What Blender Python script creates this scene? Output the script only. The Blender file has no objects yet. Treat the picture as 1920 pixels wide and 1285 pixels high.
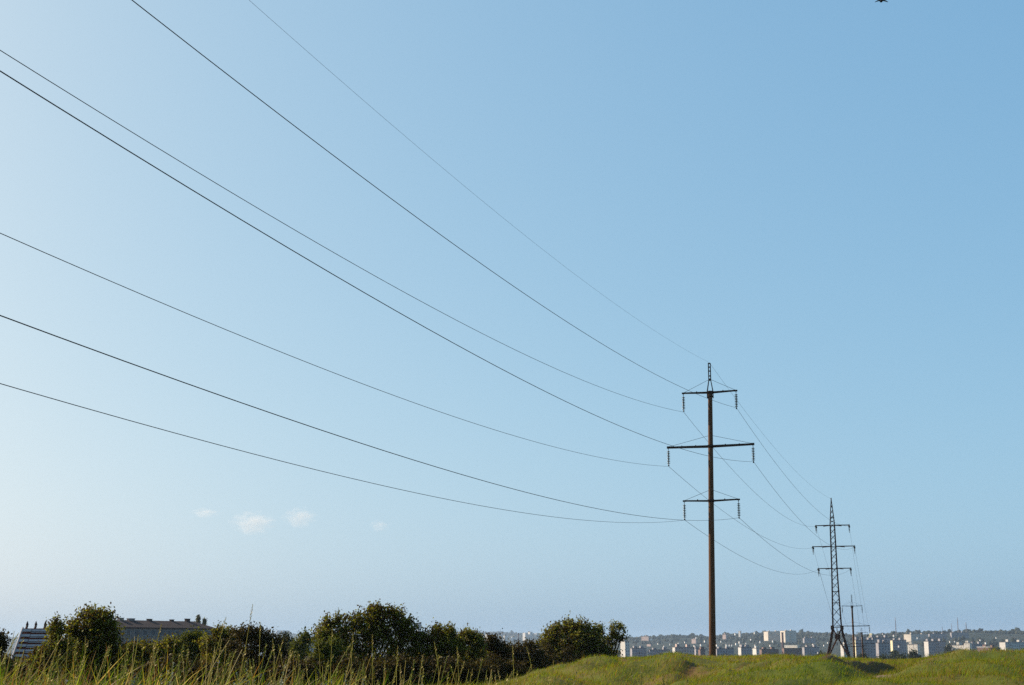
import bpy, math, random
import numpy as np
from mathutils import Vector

R = np.random.default_rng(7)
random.seed(7)
sc = bpy.context.scene
COL = sc.collection
rad = math.radians

# ------------------------------------------------------------------ camera geometry
FPX, HOR, CX, CY = 2667.0, 1215.0, 960.0, 642.5      # 50 mm lens on 36 mm film, eye level line
PITCH = math.atan((HOR - CY) / FPX)
CP, SP = math.cos(PITCH), math.sin(PITCH)

def ray(px, py):
    x = (px - CX) / FPX; y = -(py - CY) / FPX
    return np.array([x, CP - SP * y, SP + CP * y])

def at(px, py, Y):
    r = ray(px, py); return r * (Y / r[1])

# ------------------------------------------------------------------ scene bookkeeping
def tag(o, label=None, cat=None, group=None, kind=None):
    if label: o['label'] = label
    if cat: o['category'] = cat
    if group: o['group'] = group
    if kind: o['kind'] = kind
    return o

def empty(name, loc, label, cat, group=None, rz=0.0):
    o = bpy.data.objects.new(name, None)
    o.empty_display_size = 0.3
    COL.objects.link(o); o.location = loc; o.rotation_euler = (0, 0, rz)
    return tag(o, label, cat, group)

def link_mesh(name, V, F, mat, parent=None, smooth=False, attrs=None):
    me = bpy.data.meshes.new(name)
    V = np.asarray(V, dtype=np.float32).reshape(-1, 3)
    if isinstance(F, np.ndarray):
        k = F.shape[1]; nf = F.shape[0]
        me.vertices.add(len(V)); me.vertices.foreach_set('co', V.ravel())
        me.loops.add(nf * k); me.loops.foreach_set('vertex_index', F.astype(np.int32).ravel())
        me.polygons.add(nf)
        me.polygons.foreach_set('loop_start', np.arange(0, nf * k, k, dtype=np.int32))
        me.update(calc_edges=True)
    else:
        me.from_pydata([tuple(v) for v in V.tolist()], [], F); me.update()
    if smooth:
        me.polygons.foreach_set('use_smooth', np.ones(len(me.polygons), dtype=bool))
    for an, av in (attrs or {}).items():
        a = me.attributes.new(an, 'FLOAT', 'POINT'); a.data.foreach_set('value', np.asarray(av, dtype=np.float32))
    if mat: me.materials.append(mat)
    o = bpy.data.objects.new(name, me); COL.objects.link(o)
    if parent: o.parent = parent
    return o

class MB:
    """collects shapes; build() links them as one mesh object"""
    def __init__(s): s.v = []; s.f = []
    def add(s, V, F):
        b = len(s.v); s.v += [tuple(map(float, p)) for p in V]; s.f += [[i + b for i in f] for f in F]; return s
    def box(s, c, ax, ay, az):
        c, ax, ay, az = (np.array(k, float) for k in (c, ax, ay, az))
        P = [c + i * ax + j * ay + k * az for k in (-1, 1) for j in (-1, 1) for i in (-1, 1)]
        return s.add(P, [[0, 2, 3, 1], [4, 5, 7, 6], [0, 1, 5, 4], [2, 6, 7, 3], [0, 4, 6, 2], [1, 3, 7, 5]])
    def abox(s, x0, x1, y0, y1, z0, z1):
        return s.box(((x0 + x1) / 2, (y0 + y1) / 2, (z0 + z1) / 2), ((x1 - x0) / 2, 0, 0), (0, (y1 - y0) / 2, 0), (0, 0, (z1 - z0) / 2))
    def bar(s, a, b, w, h=None, up=(0, 0, 1)):
        a = np.array(a, float); b = np.array(b, float); d = b - a; L = np.linalg.norm(d); d = d / L
        u = np.array(up, float)
        if abs(d @ u) > .95: u = np.array([1., .2, 0])
        n = np.cross(d, u); n /= np.linalg.norm(n); m = np.cross(n, d); h = h or w
        return s.box((a + b) / 2, d * L / 2, n * w / 2, m * h / 2)
    def angle(s, a, b, w, t, ref):
        """steel angle section from a to b, flanges w wide, corner away from ref"""
        a = np.array(a, float); b = np.array(b, float); d = b - a; L = np.linalg.norm(d); d = d / L
        r = np.array(ref, float) - (a + b) / 2; r -= d * (r @ d); r /= np.linalg.norm(r)
        q = np.cross(d, r); e1 = (r + q) / math.sqrt(2); e2 = (r - q) / math.sqrt(2); m = (a + b) / 2
        s.box(m + e1 * w / 2, d * L / 2, e1 * w / 2, e2 * t / 2)
        return s.box(m + e2 * w / 2 + e2 * t * .6, d * L / 2, e2 * w / 2, e1 * t / 2)
    def tube(s, path, r, n=6, cap=True):
        path = np.asarray(path, float); m = len(path)
        r = np.full(m, r) if np.isscalar(r) else np.asarray(r, float)
        T = np.gradient(path, axis=0); T /= np.linalg.norm(T, axis=1)[:, None] + 1e-12
        V = []; u = None
        for i in range(m):
            t = T[i]
            if u is None:
                g = np.array([0, 0, 1.]) if abs(t[2]) < .9 else np.array([1., 0, 0])
                u = np.cross(t, g)
            u = u - t * (u @ t); u /= np.linalg.norm(u) + 1e-12; w = np.cross(t, u)
            for k in range(n):
                a = 2 * math.pi * k / n
                V.append(path[i] + r[i] * (math.cos(a) * u + math.sin(a) * w))
        F = [[i * n + k, i * n + (k + 1) % n, (i + 1) * n + (k + 1) % n, (i + 1) * n + k] for i in range(m - 1) for k in range(n)]
        if cap: F += [list(range(n))[::-1], [(m - 1) * n + k for k in range(n)]]
        return s.add(V, F)
    def build(s, name, mat, parent=None, smooth=False):
        return link_mesh(name, s.v, s.f, mat, parent, smooth)

# ------------------------------------------------------------------ value noise
_G = np.random.default_rng(3).random((256, 256))
def vnoise(x, y):
    x = np.asarray(x, float); y = np.asarray(y, float)
    xi = np.floor(x).astype(int); yi = np.floor(y).astype(int); fx = x - xi; fy = y - yi
    fx = fx * fx * (3 - 2 * fx); fy = fy * fy * (3 - 2 * fy)
    g = lambda a, b: _G[a & 255, b & 255]
    return (g(xi, yi) * (1 - fx) + g(xi + 1, yi) * fx) * (1 - fy) + (g(xi, yi + 1) * (1 - fx) + g(xi + 1, yi + 1) * fx) * fy - .5
def fbm(x, y, o=4):
    t = 0; a = 1.
    for i in range(o):
        t = t + a * vnoise(x + 17.3 * i, y + 9.1 * i); x = x * 2.03; y = y * 2.03; a *= .5
    return t
def sstep(a, b, x):
    t = np.clip((x - a) / (b - a), 0, 1); return t * t * (3 - 2 * t)

# ------------------------------------------------------------------ materials
def new_mat(name):
    m = bpy.data.materials.new(name); m.use_nodes = True; nt = m.node_tree; nt.nodes.clear()
    out = nt.nodes.new('ShaderNodeOutputMaterial'); return m, nt, out
def N(nt, t, **k):
    n = nt.nodes.new(t)
    for a, b in k.items():
        if a.startswith('i_'): n.inputs[a[2:].replace('_', ' ')].default_value = b
        else: setattr(n, a, b)
    return n
def ramp(nt, stops, fac):
    r = nt.nodes.new('ShaderNodeValToRGB'); e = r.color_ramp.elements
    e[0].position, e[0].color = stops[0][0], (*stops[0][1], 1)
    e[1].position, e[1].color = stops[-1][0], (*stops[-1][1], 1)
    for p, c in stops[1:-1]:
        q = e.new(p); q.color = (*c, 1)
    nt.links.new(fac, r.inputs[0]); return r.outputs[0]

def mat_plain(name, c1, c2, scale=3.0, rough=.8, metal=0.0, bump=0.0, coord='Object', stretch=(1, 1, 1)):
    m, nt, out = new_mat(name)
    tc = N(nt, 'ShaderNodeTexCoord'); mp = N(nt, 'ShaderNodeMapping'); mp.inputs['Scale'].default_value = stretch
    nt.links.new(tc.outputs[coord], mp.inputs[0])
    nz = N(nt, 'ShaderNodeTexNoise', i_Scale=scale, i_Detail=6.0, i_Roughness=.65); nt.links.new(mp.outputs[0], nz.inputs['Vector'])
    col = ramp(nt, [(.3, c1), (.7, c2)], nz.outputs[0])
    b = N(nt, 'ShaderNodeBsdfPrincipled', i_Roughness=rough, i_Metallic=metal); b.inputs['Specular IOR Level'].default_value = .5 if rough < .5 else .12; nt.links.new(col, b.inputs['Base Color'])
    if bump:
        bp = N(nt, 'ShaderNodeBump', i_Strength=bump); nt.links.new(nz.outputs[0], bp.inputs['Height']); nt.links.new(bp.outputs[0], b.inputs['Normal'])
    nt.links.new(b.outputs[0], out.inputs[0]); return m

def mat_leaf(name, stops, trans=.35, nscale=1.2, namp=.5, rough=.6, tint=(1.0, 1.0, .45), spec=.06):
    """leaf or grass blade: own shade per leaf, slow drift over the plant, light passing through"""
    m, nt, out = new_mat(name)
    g = N(nt, 'ShaderNodeNewGeometry'); tc = N(nt, 'ShaderNodeTexCoord')
    nz = N(nt, 'ShaderNodeTexNoise', i_Scale=nscale, i_Detail=3.0); nt.links.new(tc.outputs['Object'], nz.inputs['Vector'])
    mx = N(nt, 'ShaderNodeMath', operation='MULTIPLY_ADD'); nt.links.new(nz.outputs[0], mx.inputs[0]); mx.inputs[1].default_value = namp * 2; mx.inputs[2].default_value = -namp
    ad = N(nt, 'ShaderNodeMath', operation='ADD', use_clamp=True); nt.links.new(g.outputs['Random Per Island'], ad.inputs[0]); nt.links.new(mx.outputs[0], ad.inputs[1])
    col = ramp(nt, stops, ad.outputs[0])
    b = N(nt, 'ShaderNodeBsdfPrincipled', i_Roughness=rough); b.inputs['Specular IOR Level'].default_value = spec
    nt.links.new(col, b.inputs['Base Color'])
    t = N(nt, 'ShaderNodeBsdfTranslucent')
    mu = N(nt, 'ShaderNodeMix', data_type='RGBA', blend_type='MULTIPLY'); mu.inputs['Factor'].default_value = 1
    nt.links.new(col, mu.inputs['A']); mu.inputs['B'].default_value = (tint[0] * 1.5, tint[1] * 1.5, tint[2] * 1.5, 1)
    nt.links.new(mu.outputs['Result'], t.inputs[0])
    ms = N(nt, 'ShaderNodeMixShader'); ms.inputs[0].default_value = trans
    nt.links.new(b.outputs[0], ms.inputs[1]); nt.links.new(t.outputs[0], ms.inputs[2]); nt.links.new(ms.outputs[0], out.inputs[0])
    return m

def mat_facade(name, wall, dark, px=3.2, pz=3.0, wx=(.28, .72), wz=(.30, .78), band=None, gable=True):
    """panel-built block: rows of windows on the long faces, bare gable ends, stained panels with joints"""
    m, nt, out = new_mat(name)
    tc = N(nt, 'ShaderNodeTexCoord'); sp = N(nt, 'ShaderNodeSeparateXYZ'); nt.links.new(tc.outputs['Object'], sp.inputs[0])
    sn = N(nt, 'ShaderNodeSeparateXYZ'); nt.links.new(tc.outputs['Normal'], sn.inputs[0])
    def M(op, a, b=None, clamp=False):
        n = N(nt, 'ShaderNodeMath', operation=op, use_clamp=clamp)
        for i, q in enumerate((a, b)):
            if q is None: continue
            if isinstance(q, (int, float)): n.inputs[i].default_value = q
            else: nt.links.new(q, n.inputs[i])
        return n.outputs[0]
    def inside(v, lo, hi): return M('MULTIPLY', M('GREATER_THAN', v, lo), M('LESS_THAN', v, hi))
    fx = M('FRACT', M('ADD', M('DIVIDE', sp.outputs[0], px), 100.0)); fz = M('FRACT', M('ADD', M('DIVIDE', sp.outputs[2], pz), 100.0))
    win = M('MULTIPLY', inside(fx, *wx), inside(fz, *wz))
    longf = M('GREATER_THAN', M('ABSOLUTE', sn.outputs[1]), .5)
    if not gable:
        fy = M('FRACT', M('ADD', M('DIVIDE', sp.outputs[1], px), 100.0))
        winy = M('MULTIPLY', inside(fy, *wx), inside(fz, *wz))
        win = M('ADD', M('MULTIPLY', win, longf), M('MULTIPLY', winy, M('GREATER_THAN', M('ABSOLUTE', sn.outputs[0]), .5)), True)
    else:
        win = M('MULTIPLY', win, longf)
    joint = M('MULTIPLY', M('LESS_THAN', fz, .06), .35)
    nz = N(nt, 'ShaderNodeTexNoise', i_Scale=.11, i_Detail=5.0); nt.links.new(tc.outputs['Object'], nz.inputs['Vector'])
    wc = ramp(nt, [(.3, tuple(k * .78 for k in wall)), (.7, wall)], nz.outputs[0])
    mj = N(nt, 'ShaderNodeMix', data_type='RGBA'); nt.links.new(joint, mj.inputs['Factor']); nt.links.new(wc, mj.inputs['A']); mj.inputs['B'].default_value = (*[k * .45 for k in wall], 1)
    mw = N(nt, 'ShaderNodeMix', data_type='RGBA'); nt.links.new(win, mw.inputs['Factor']); nt.links.new(mj.outputs['Result'], mw.inputs['A']); mw.inputs['B'].default_value = (*dark, 1)
    b = N(nt, 'ShaderNodeBsdfPrincipled', i_Roughness=.85); nt.links.new(mw.outputs['Result'], b.inputs['Base Color'])
    nt.links.new(b.outputs[0], out.inputs[0]); return m

M = {}
M['concrete'] = mat_plain('weathered_concrete', (.062, .031, .017), (.120, .065, .039), 2.2, .9, bump=.25, stretch=(1, 1, .25))
M['steel'] = mat_plain('rusty_dark_steel', (.018, .013, .012), (.045, .028, .022), 5.0, .7)
M['towersteel'] = mat_plain('rust_brown_steel', (.035, .016, .012), (.085, .040, .030), 3.0, .75)
M['glassdisc'] = mat_plain('insulator_glass', (.020, .022, .018), (.05, .052, .042), 8.0, .3)
M['wire'] = mat_plain('aged_conductor', (.018, .018, .018), (.035, .034, .032), 4.0, .6)
M['bark'] = mat_plain('bark', (.025, .017, .012), (.06, .042, .03), 6.0, .95, bump=.4)
M['bird'] = mat_plain('dark_feathers', (.008, .007, .008), (.02, .016, .016), 8.0, .7)

# ------------------------------------------------------------------ terrain
_u = [-400, 0, 500, 800, 905, 1000, 1080, 1180, 1260, 1310, 1336, 1400, 1440, 1530, 1570, 1640, 1668, 1690, 1720, 1800, 1860, 1920, 2300]
_c = [1300, 1300, 1300, 1292, 1280, 1260, 1241.5, 1232.5, 1229, 1232, 1233, 1229, 1226.5, 1232, 1232.5, 1238, 1243, 1239, 1233, 1229, 1229, 1227, 1222]
_yr = [88] * 15 + [86, 82, 76, 74, 72, 72, 72, 72]
def skyline(u):
    return np.interp(u, [-400, 400, 500, 600, 850, 900, 1000, 1100, 1180, 1230, 1260, 1330, 1360, 1400, 1500, 1560, 1600, 1700, 1760, 1810, 1900, 1930, 2300],
                    [1194, 1194, 1190, 1190, 1189, 1187, 1190, 1193, 1196, 1194, 1191, 1194, 1190, 1188, 1187, 1188, 1191, 1187, 1185, 1183, 1184, 1186, 1186])
def ridge_dist(u): return np.interp(u, [-400, 900, 1060, 1180, 1500, 1700, 2300], [11000, 10500, 7800, 5000, 4600, 3700, 3600])

def rut(u, yy):
    """two wheel ruts running slantwise up the mound"""
    c = np.interp(yy, [40, 46, 55, 69, 80], [1165, 1218, 1296, 1398, 1462]); d = (u - c) / FPX * yy + .35 * np.sin(yy * .7)
    return (np.exp(-(d / .32) ** 2) + .7 * np.exp(-((d - 1.7) / .30) ** 2)) * sstep(42, 47, yy) * (1 - sstep(70, 80, yy))

def terrain(x, y, bumps=True):
    x = np.asarray(x, float); y = np.asarray(y, float)
    r = np.hypot(x, y); a = np.arctan2(x, y); ac = np.clip(a, rad(-27), rad(27))
    u = CX + FPX * np.tan(ac); yy = r * np.cos(ac)
    yr = np.interp(u, _u, _yr); zr = -(np.interp(u, _u, _c) + 3.0 - HOR) * yr / FPX
    right = sstep(960, 1160, u)
    front = np.abs(a) < rad(60)
    # near ground, from the viewer up to the ridge
    zn = -1.35 + .11 * sstep(30, 45, yy)
    t = np.clip((yy - 36) / (yr - 36), 0, 1); t = t * t * (1.9 - .9 * t)
    z = zn * (1 - t) + zr * t
    # beyond the ridge
    dr = yy - yr
    zR = np.interp(yy, [60, 90, 107, 150, 230, 262, 300, 450, 700, 1200, 1e5], [-.75, -.75, -.85, -2.6, -2.5, -2.3, -11, -22, -30, -34, -34])
    zL = np.interp(yy, [60, 90, 150, 300, 500, 800, 1200, 1e5], [-2.7, -3.3, -7, -13, -19, -30, -34, -34])
    zb = zL * (1 - right) + zR * right
    w = sstep(2, 26, dr); z = np.where(dr > 0, zr * (1 - w) + zb * w, z)
    # far hills
    D = ridge_dist(u); hz = (HOR - skyline(u)) * D / FPX - 9
    k = sstep(.42, 1.0, yy / D); hills = -34 + (hz + 34) * k - np.clip(yy - D, 0, None) * .012
    z = np.where(yy > 1000, np.maximum(z, hills), z)
    # tall-grass rise near the viewer
    xr = x
    rise = np.interp(xr, [-9, -4.2, -1.5, -.4, .25, .9, 2.2], [.66, .65, .63, .58, .48, .20, 0.0])
    z = z + rise * sstep(3, 8, y) * (1 - sstep(14, 22, y)) * (y > 0)
    if bumps:
        tr = (u - np.interp(yy, [40, 50, 58, 66, 75, 84], [1590, 1610, 1626, 1645, 1666, 1690])) / FPX * yy
        nb = sstep(20, 40, yy) * (1 - sstep(140, 260, yy)) * (1 - .85 * np.exp(-((tr + .3) / 2.6) ** 2) * sstep(46, 54, yy))
        z = z + nb * (.50 * fbm(x * .11 + 3, y * .10, 2) + .95 * fbm(x * .30 + 7, y * .17, 2) + .22 * fbm(x * .9, y * .4, 2)) * np.interp(yy - yr, [-34, -14, -2, 12], [1.15, .8, .16, .25]) * (.08 + .92 * sstep(900, 1060, u)) * (.5 + .5 * np.clip(yy / 60, 0, 1))
        # turf ridges with a steep side away from the sun
        for hu, hy, ha, hl in ((1272, 80, .28, 5), (1440, 68, .36, 6), (1545, 58, .32, 4), (1775, 62, .34, 5), (1858, 55, .40, 5), (1905, 62, .36, 5), (1225, 60, .32, 5), (1345, 53, .32, 5), (1480, 50, .30, 4), (1710, 56, .34, 4), (1130, 66, .30, 5), (1805, 70, .16, 4)):
            dx = (u - hu) / FPX * yy + .06 * (yy - hy); z = z + front * ha * sstep(-4.5, 0, dx) * (1 - sstep(0, 1.5, dx)) * np.exp(-((yy - hy) / hl) ** 2)
        z = z - .16 * rut(u, yy) * front
        fb = sstep(300, 900, yy); z = z + fb * 5 * fbm(x * .004, y * .004, 3)
    # worn hollow with a track through the grass
    pu = np.interp(yy, [40, 50, 58, 66, 75, 84], [1590, 1610, 1626, 1645, 1666, 1690]); wd = (u - pu) / FPX * yy
    wd = wd / np.interp(yy, [54, 62, 76], [1.55, 1.15, .55])
    ww = sstep(51, 57, yy) * (1 - sstep(73, 82, yy))
    dep = .20 * sstep(-1.3, -.7, wd) * (1 - sstep(.3, 1.5, wd)) - np.interp(yy, [52, 60, 78], [.46, .42, .16]) * np.exp(-(np.clip(-1.45 - wd, 0, None) / 2.2) ** 2) * (1 - sstep(-1.45, -.75, wd))
    z = z - dep * ww * front
    return z

def dirt_and_shade(x, y):
    yy = np.asarray(y, float); u = CX + FPX * np.asarray(x, float) / np.maximum(yy, 1)
    pu = np.interp(yy, [40, 50, 58, 66, 75, 84], [1590, 1610, 1626, 1645, 1666, 1690]); wd = (u - pu) / FPX * yy
    path = np.exp(-((wd - .05) / .55) ** 2); wd = wd / np.interp(yy, [54, 62, 76], [1.55, 1.15, .55])
    bank = sstep(-1.52, -1.40, wd) * (1 - sstep(-.6, -.3, wd))  # bare earth, browned to carry the shadow of the steep side too
    ww = sstep(52, 56, yy) * (1 - sstep(74, 80, yy))
    return np.clip(bank * ww * .75 + .8 * rut(u, yy), 0, 1), np.clip(path * sstep(49, 52, yy) * (1 - sstep(62, 66, yy)), 0, 1)

def build_ground():
    az = np.concatenate([np.linspace(-180, -30, 40)[:-1], np.linspace(-30, -22, 40)[:-1], np.linspace(-22, 22, 560)[:-1], np.linspace(22, 30, 40)[:-1], np.linspace(30, 180, 41)])
    az = np.radians(az)
    rr = np.concatenate([np.geomspace(.6, 24, 45)[:-1], np.geomspace(24, 125, 190)[:-1], np.geomspace(125, 420, 50)[:-1], np.geomspace(420, 13800, 100)])
    A, Q = np.meshgrid(az, rr, indexing='ij'); X = Q * np.sin(A); Y = Q * np.cos(A); Z = terrain(X, Y)
    n, m = A.shape; V = np.stack([X, Y, Z], -1).reshape(-1, 3)
    i = np.arange(n - 1)[:, None]; j = np.arange(m - 1)[None]
    F = np.stack([i * m + j, i * m + j + 1, (i + 1) * m + j + 1, (i + 1) * m + j], -1).reshape(-1, 4)
    # cap round the viewer
    c = len(V); V = np.vstack([V, [[0, 0, -1.35]]])
    tri = [[c, c, i_ * m, (i_ + 1) * m] for i_ in range(0)]
    bank, path = dirt_and_shade(X, Y)
    bank = np.append(bank.ravel(), 0); path = np.append(path.ravel(), 0)
    m_, nt, out = new_mat('meadow_and_valley')
    g = N(nt, 'ShaderNodeNewGeometry'); ln = N(nt, 'ShaderNodeVectorMath', operation='LENGTH'); nt.links.new(g.outputs['Position'], ln.inputs[0])
    n1 = N(nt, 'ShaderNodeTexNoise', i_Scale=.16, i_Detail=6.0, i_Roughness=.6); nt.links.new(g.outputs['Position'], n1.inputs['Vector'])
    near = ramp(nt, [(.36, (.054, .072, .008)), (.52, (.078, .076, .012)), (.64, (.085, .054, .020)), (.74, (.075, .045, .02))], n1.outputs[0])
    n2 = N(nt, 'ShaderNodeTexNoise', i_Scale=.008, i_Detail=8.0, i_Roughness=.7); nt.links.new(g.outputs['Position'], n2.inputs['Vector'])
    far = ramp(nt, [(.38, (.008, .013, .010)), (.54, (.015, .022, .014)), (.66, (.034, .032, .026)), (.74, (.07, .066, .060))], n2.outputs[0])
    mr = N(nt, 'ShaderNodeMapRange'); mr.inputs['From Min'].default_value = 200; mr.inputs['From Max'].default_value = 500; nt.links.new(ln.outputs['Value'], mr.inputs['Value'])
    mx = N(nt, 'ShaderNodeMix', data_type='RGBA'); nt.links.new(mr.outputs[0], mx.inputs['Factor']); nt.links.new(near, mx.inputs['A']); nt.links.new(far, mx.inputs['B'])
    last = mx.outputs['Result']
    for an, c_ in (('bank', (.085, .042, .020)), ('path', (.20, .125, .10))):  # bank tone: rut earth plus painted shadow on the steep side
        at_ = N(nt, 'ShaderNodeAttribute', attribute_name=an); q = N(nt, 'ShaderNodeMix', data_type='RGBA')
        nt.links.new(at_.outputs['Fac'], q.inputs['Factor']); nt.links.new(last, q.inputs['A']); q.inputs['B'].default_value = (*c_, 1); last = q.outputs['Result']
    b = N(nt, 'ShaderNodeBsdfPrincipled', i_Roughness=.95); b.inputs['Specular IOR Level'].default_value = .1
    nt.links.new(last, b.inputs['Base Color']); nt.links.new(b.outputs[0], out.inputs[0])
    o = link_mesh('ground', V, F, m_, None, True, {'bank': bank, 'path': path})
    tag(o, 'grassy mound with a worn hollow falling away to a wide hazy valley', 'ground', kind='structure')
build_ground()

# ------------------------------------------------------------------ grass
def blades(P, h, w, az, lean, bend, seg=4):
    """curved tapering blades; returns verts, quads"""
    n = len(P); t = np.linspace(0, 1, seg + 1)
    d = np.stack([np.cos(az), np.sin(az), np.zeros(n)], 1)
    face = az + np.pi / 2 + R.normal(0, .9, n); s = np.stack([np.cos(face), np.sin(face), np.zeros(n)], 1)
    hor = (lean[:, None] * t + bend[:, None] * t ** 2.2) * h[:, None]; ver = h[:, None] * (t - .35 * np.clip(bend, 0, 2)[:, None] * t ** 3)
    C = P[:, None, :] + hor[..., None] * d[:, None, :]; C[..., 2] += ver
    W = (w[:, None] * np.maximum(1 - t ** 1.6, .04))[..., None] * s[:, None, :] * .5
    V = np.stack([C - W, C + W], 2).reshape(n, -1, 3); k = V.shape[1]
    q = np.array([[2 * i, 2 * i + 1, 2 * i + 3, 2 * i + 2] for i in range(seg)])
    F = (np.arange(n)[:, None, None] * k + q[None]).reshape(-1, 4)
    return V.reshape(-1, 3), F

M['meadow_grass'] = mat_leaf('short_meadow_grass', [(0, (.052, .090, .005)), (.40, (.118, .155, .008)), (.66, (.160, .148, .012)), (.82, (.130, .066, .020)), (1, (.14, .095, .038))], .5, .17, .75)
M['tall_grass'] = mat_leaf('tall_grass', [(0, (.032, .060, .007)), (.3, (.090, .145, .013)), (.5, (.18, .21, .024)), (.7, (.17, .10, .022)), (.85, (.09, .040, .020)), (1, (.40, .32, .18))], .42, 1.6, .3)
M['straw'] = mat_leaf('straw_stalk', [(0, (.16, .19, .03)), (.4, (.30, .30, .055)), (.75, (.34, .26, .08)), (1, (.46, .40, .22))], .3, 2.0, .2)
M['sage'] = mat_leaf('silver_leaf', [(0, (.16, .21, .17)), (.5, (.24, .29, .25)), (1, (.30, .33, .30))], .2, 2.0, .2, tint=(.8, .9, .8))
M['yellow'] = mat_leaf('yellow_petal', [(0, (.55, .45, .02)), (1, (.7, .6, .05))], .3)
M['weed'] = mat_leaf('weed_leaf', [(0, (.10, .12, .03)), (.6, (.20, .19, .08)), (1, (.30, .26, .14))], .35)

def short_grass():
    n = 280000
    yy = np.exp(R.uniform(np.log(14), np.log(112), n)); u = R.uniform(780, 2020, n); x = (u - CX) / FPX * yy
    b, p = dirt_and_shade(x, yy); clump = fbm(x * .8, yy * .8, 3)
    keep = (R.random(n) > np.maximum(b * .85, p * 1.3)); x, yy, u, clump = x[keep], yy[keep], u[keep], clump[keep]
    n = len(x); z = terrain(x, yy) - .02
    tuft = sstep(.12, .4, fbm(x * .5 + 40, yy * .5, 2))
    h = R.uniform(.07, .18, n) * (1 + .7 * clump) * (1 + .4 * (R.random(n) > .97)) * (1 + .9 * tuft)
    w = R.uniform(.012, .026, n) * np.clip(yy / 60, .6, 1.4)
    V, F = blades(np.stack([x, yy, z], 1), h, w, R.normal(.2, 1.4, n), R.uniform(.1, .7, n), R.uniform(0, .7, n), 2)
    o = link_mesh('mound_grass', V, F, M['meadow_grass']); tag(o, 'short olive green grass covering the mound', 'grass', kind='stuff')
short_grass()

def stalk_mesh(mb, base, tip, r=.003, head=.16, hr=.009, bow=.05, tone=None):
    base = np.array(base, float); tip = np.array(tip, float); n = 9; t = np.linspace(0, 1, n)[:, None]
    side = np.array([R.normal(), R.normal(), 0]) * bow
    P = base + (tip - base) * t + side * (t * (1 - t)) * 4 * np.linalg.norm(tip - base) * .3
    mb.tube(P, np.linspace(r, r * .5, n), 4)
    return P

def seed_head(mb, P, L, hr):
    """spike of small pointed grains round the stalk's end"""
    tip = P[-1]; d = P[-1] - P[-2]; d /= np.linalg.norm(d)
    a = np.cross(d, [0.3, .9, .1]); a /= np.linalg.norm(a); b = np.cross(d, a); k = int(L / .009)
    for i in range(k):
        s = i / k; ang = i * 2.4; rr = hr * (.45 + .75 * math.sin(math.pi * min(1, .15 + s * .9)))
        o = a * math.cos(ang) + b * math.sin(ang); c = tip - d * (L * (1 - s)) + o * rr * .45
        e = d * .011 + o * rr * .55; sd = np.cross(d, o) * rr * .42
        mb.add([c - e * .5, c + sd, c + e * 1.1, c - sd, c + o * rr * .35], [[0, 1, 4], [1, 2, 4], [2, 3, 4], [3, 0, 4], [0, 3, 2, 1]])

def tall_grass():
    n = 30000
    y = R.uniform(8.2, 14.5, n); x = R.uniform(-7.2, 1.6, n); keep = R.random(n) < np.interp(x, [-7, -1.2, .1, .6, 1.6], [1, .9, .75, .3, .1]); x, y = x[keep], y[keep]; n = len(x)
    z = terrain(x, y); cl = fbm(x * 1.7, y * 1.7, 3)
    h = (R.uniform(.22, .47, n)) * (1 + .55 * cl) * np.interp(x, [-4, -1.5, .3], [1.06, .92, .85])
    V1, F1 = blades(np.stack([x, y, z], 1), h, R.uniform(.006, .013, n), R.normal(.3, 1.3, n), R.uniform(.0, .45, n), R.uniform(0, .7, n), 4)
    m = 1200; y = R.uniform(8.5, 14.2, m); x = R.uniform(-7, .45, m); z = terrain(x, y)
    h = R.uniform(.48, .74, m) * np.interp(x, [-3.5, -1.5, .4], [1.06, .84, .72])
    V2, F2 = blades(np.stack([x, y, z], 1), h, R.uniform(.010, .024, m), R.normal(.1, 1.5, m), R.uniform(.05, .8, m), R.uniform(-.1, .6, m), 5)
    V = np.vstack([V1, V2]); F = np.vstack([F1, F2 + len(V1)])
    o = link_mesh('tall_grass', V, F, M['tall_grass']); tag(o, 'thick rank meadow grass, green, straw and rust coloured, in front of the bushes', 'grass', kind='stuff')
    mb = MB()
    for i in range(420):
        y = R.uniform(8.8, 14); x = R.uniform(-6.6, .75); zb = float(terrain(x, y)); hh = R.uniform(.42, .84) * np.interp(x, [-3, -1, .4], [.98, .86, .78])
        P = stalk_mesh(mb, (x, y, zb), (x + hh * R.normal(.12, .2), y + R.normal(0, .06), zb + hh), R.uniform(.0022, .0040), bow=.08)
        if R.random() < .75: seed_head(mb, P, R.uniform(.08, .16), R.uniform(.008, .013))
    o = mb.build('seeding_grass', M['straw']); tag(o, 'thin seeding grass stems scattered through the meadow grass', 'grass', kind='stuff')
tall_grass()

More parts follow.
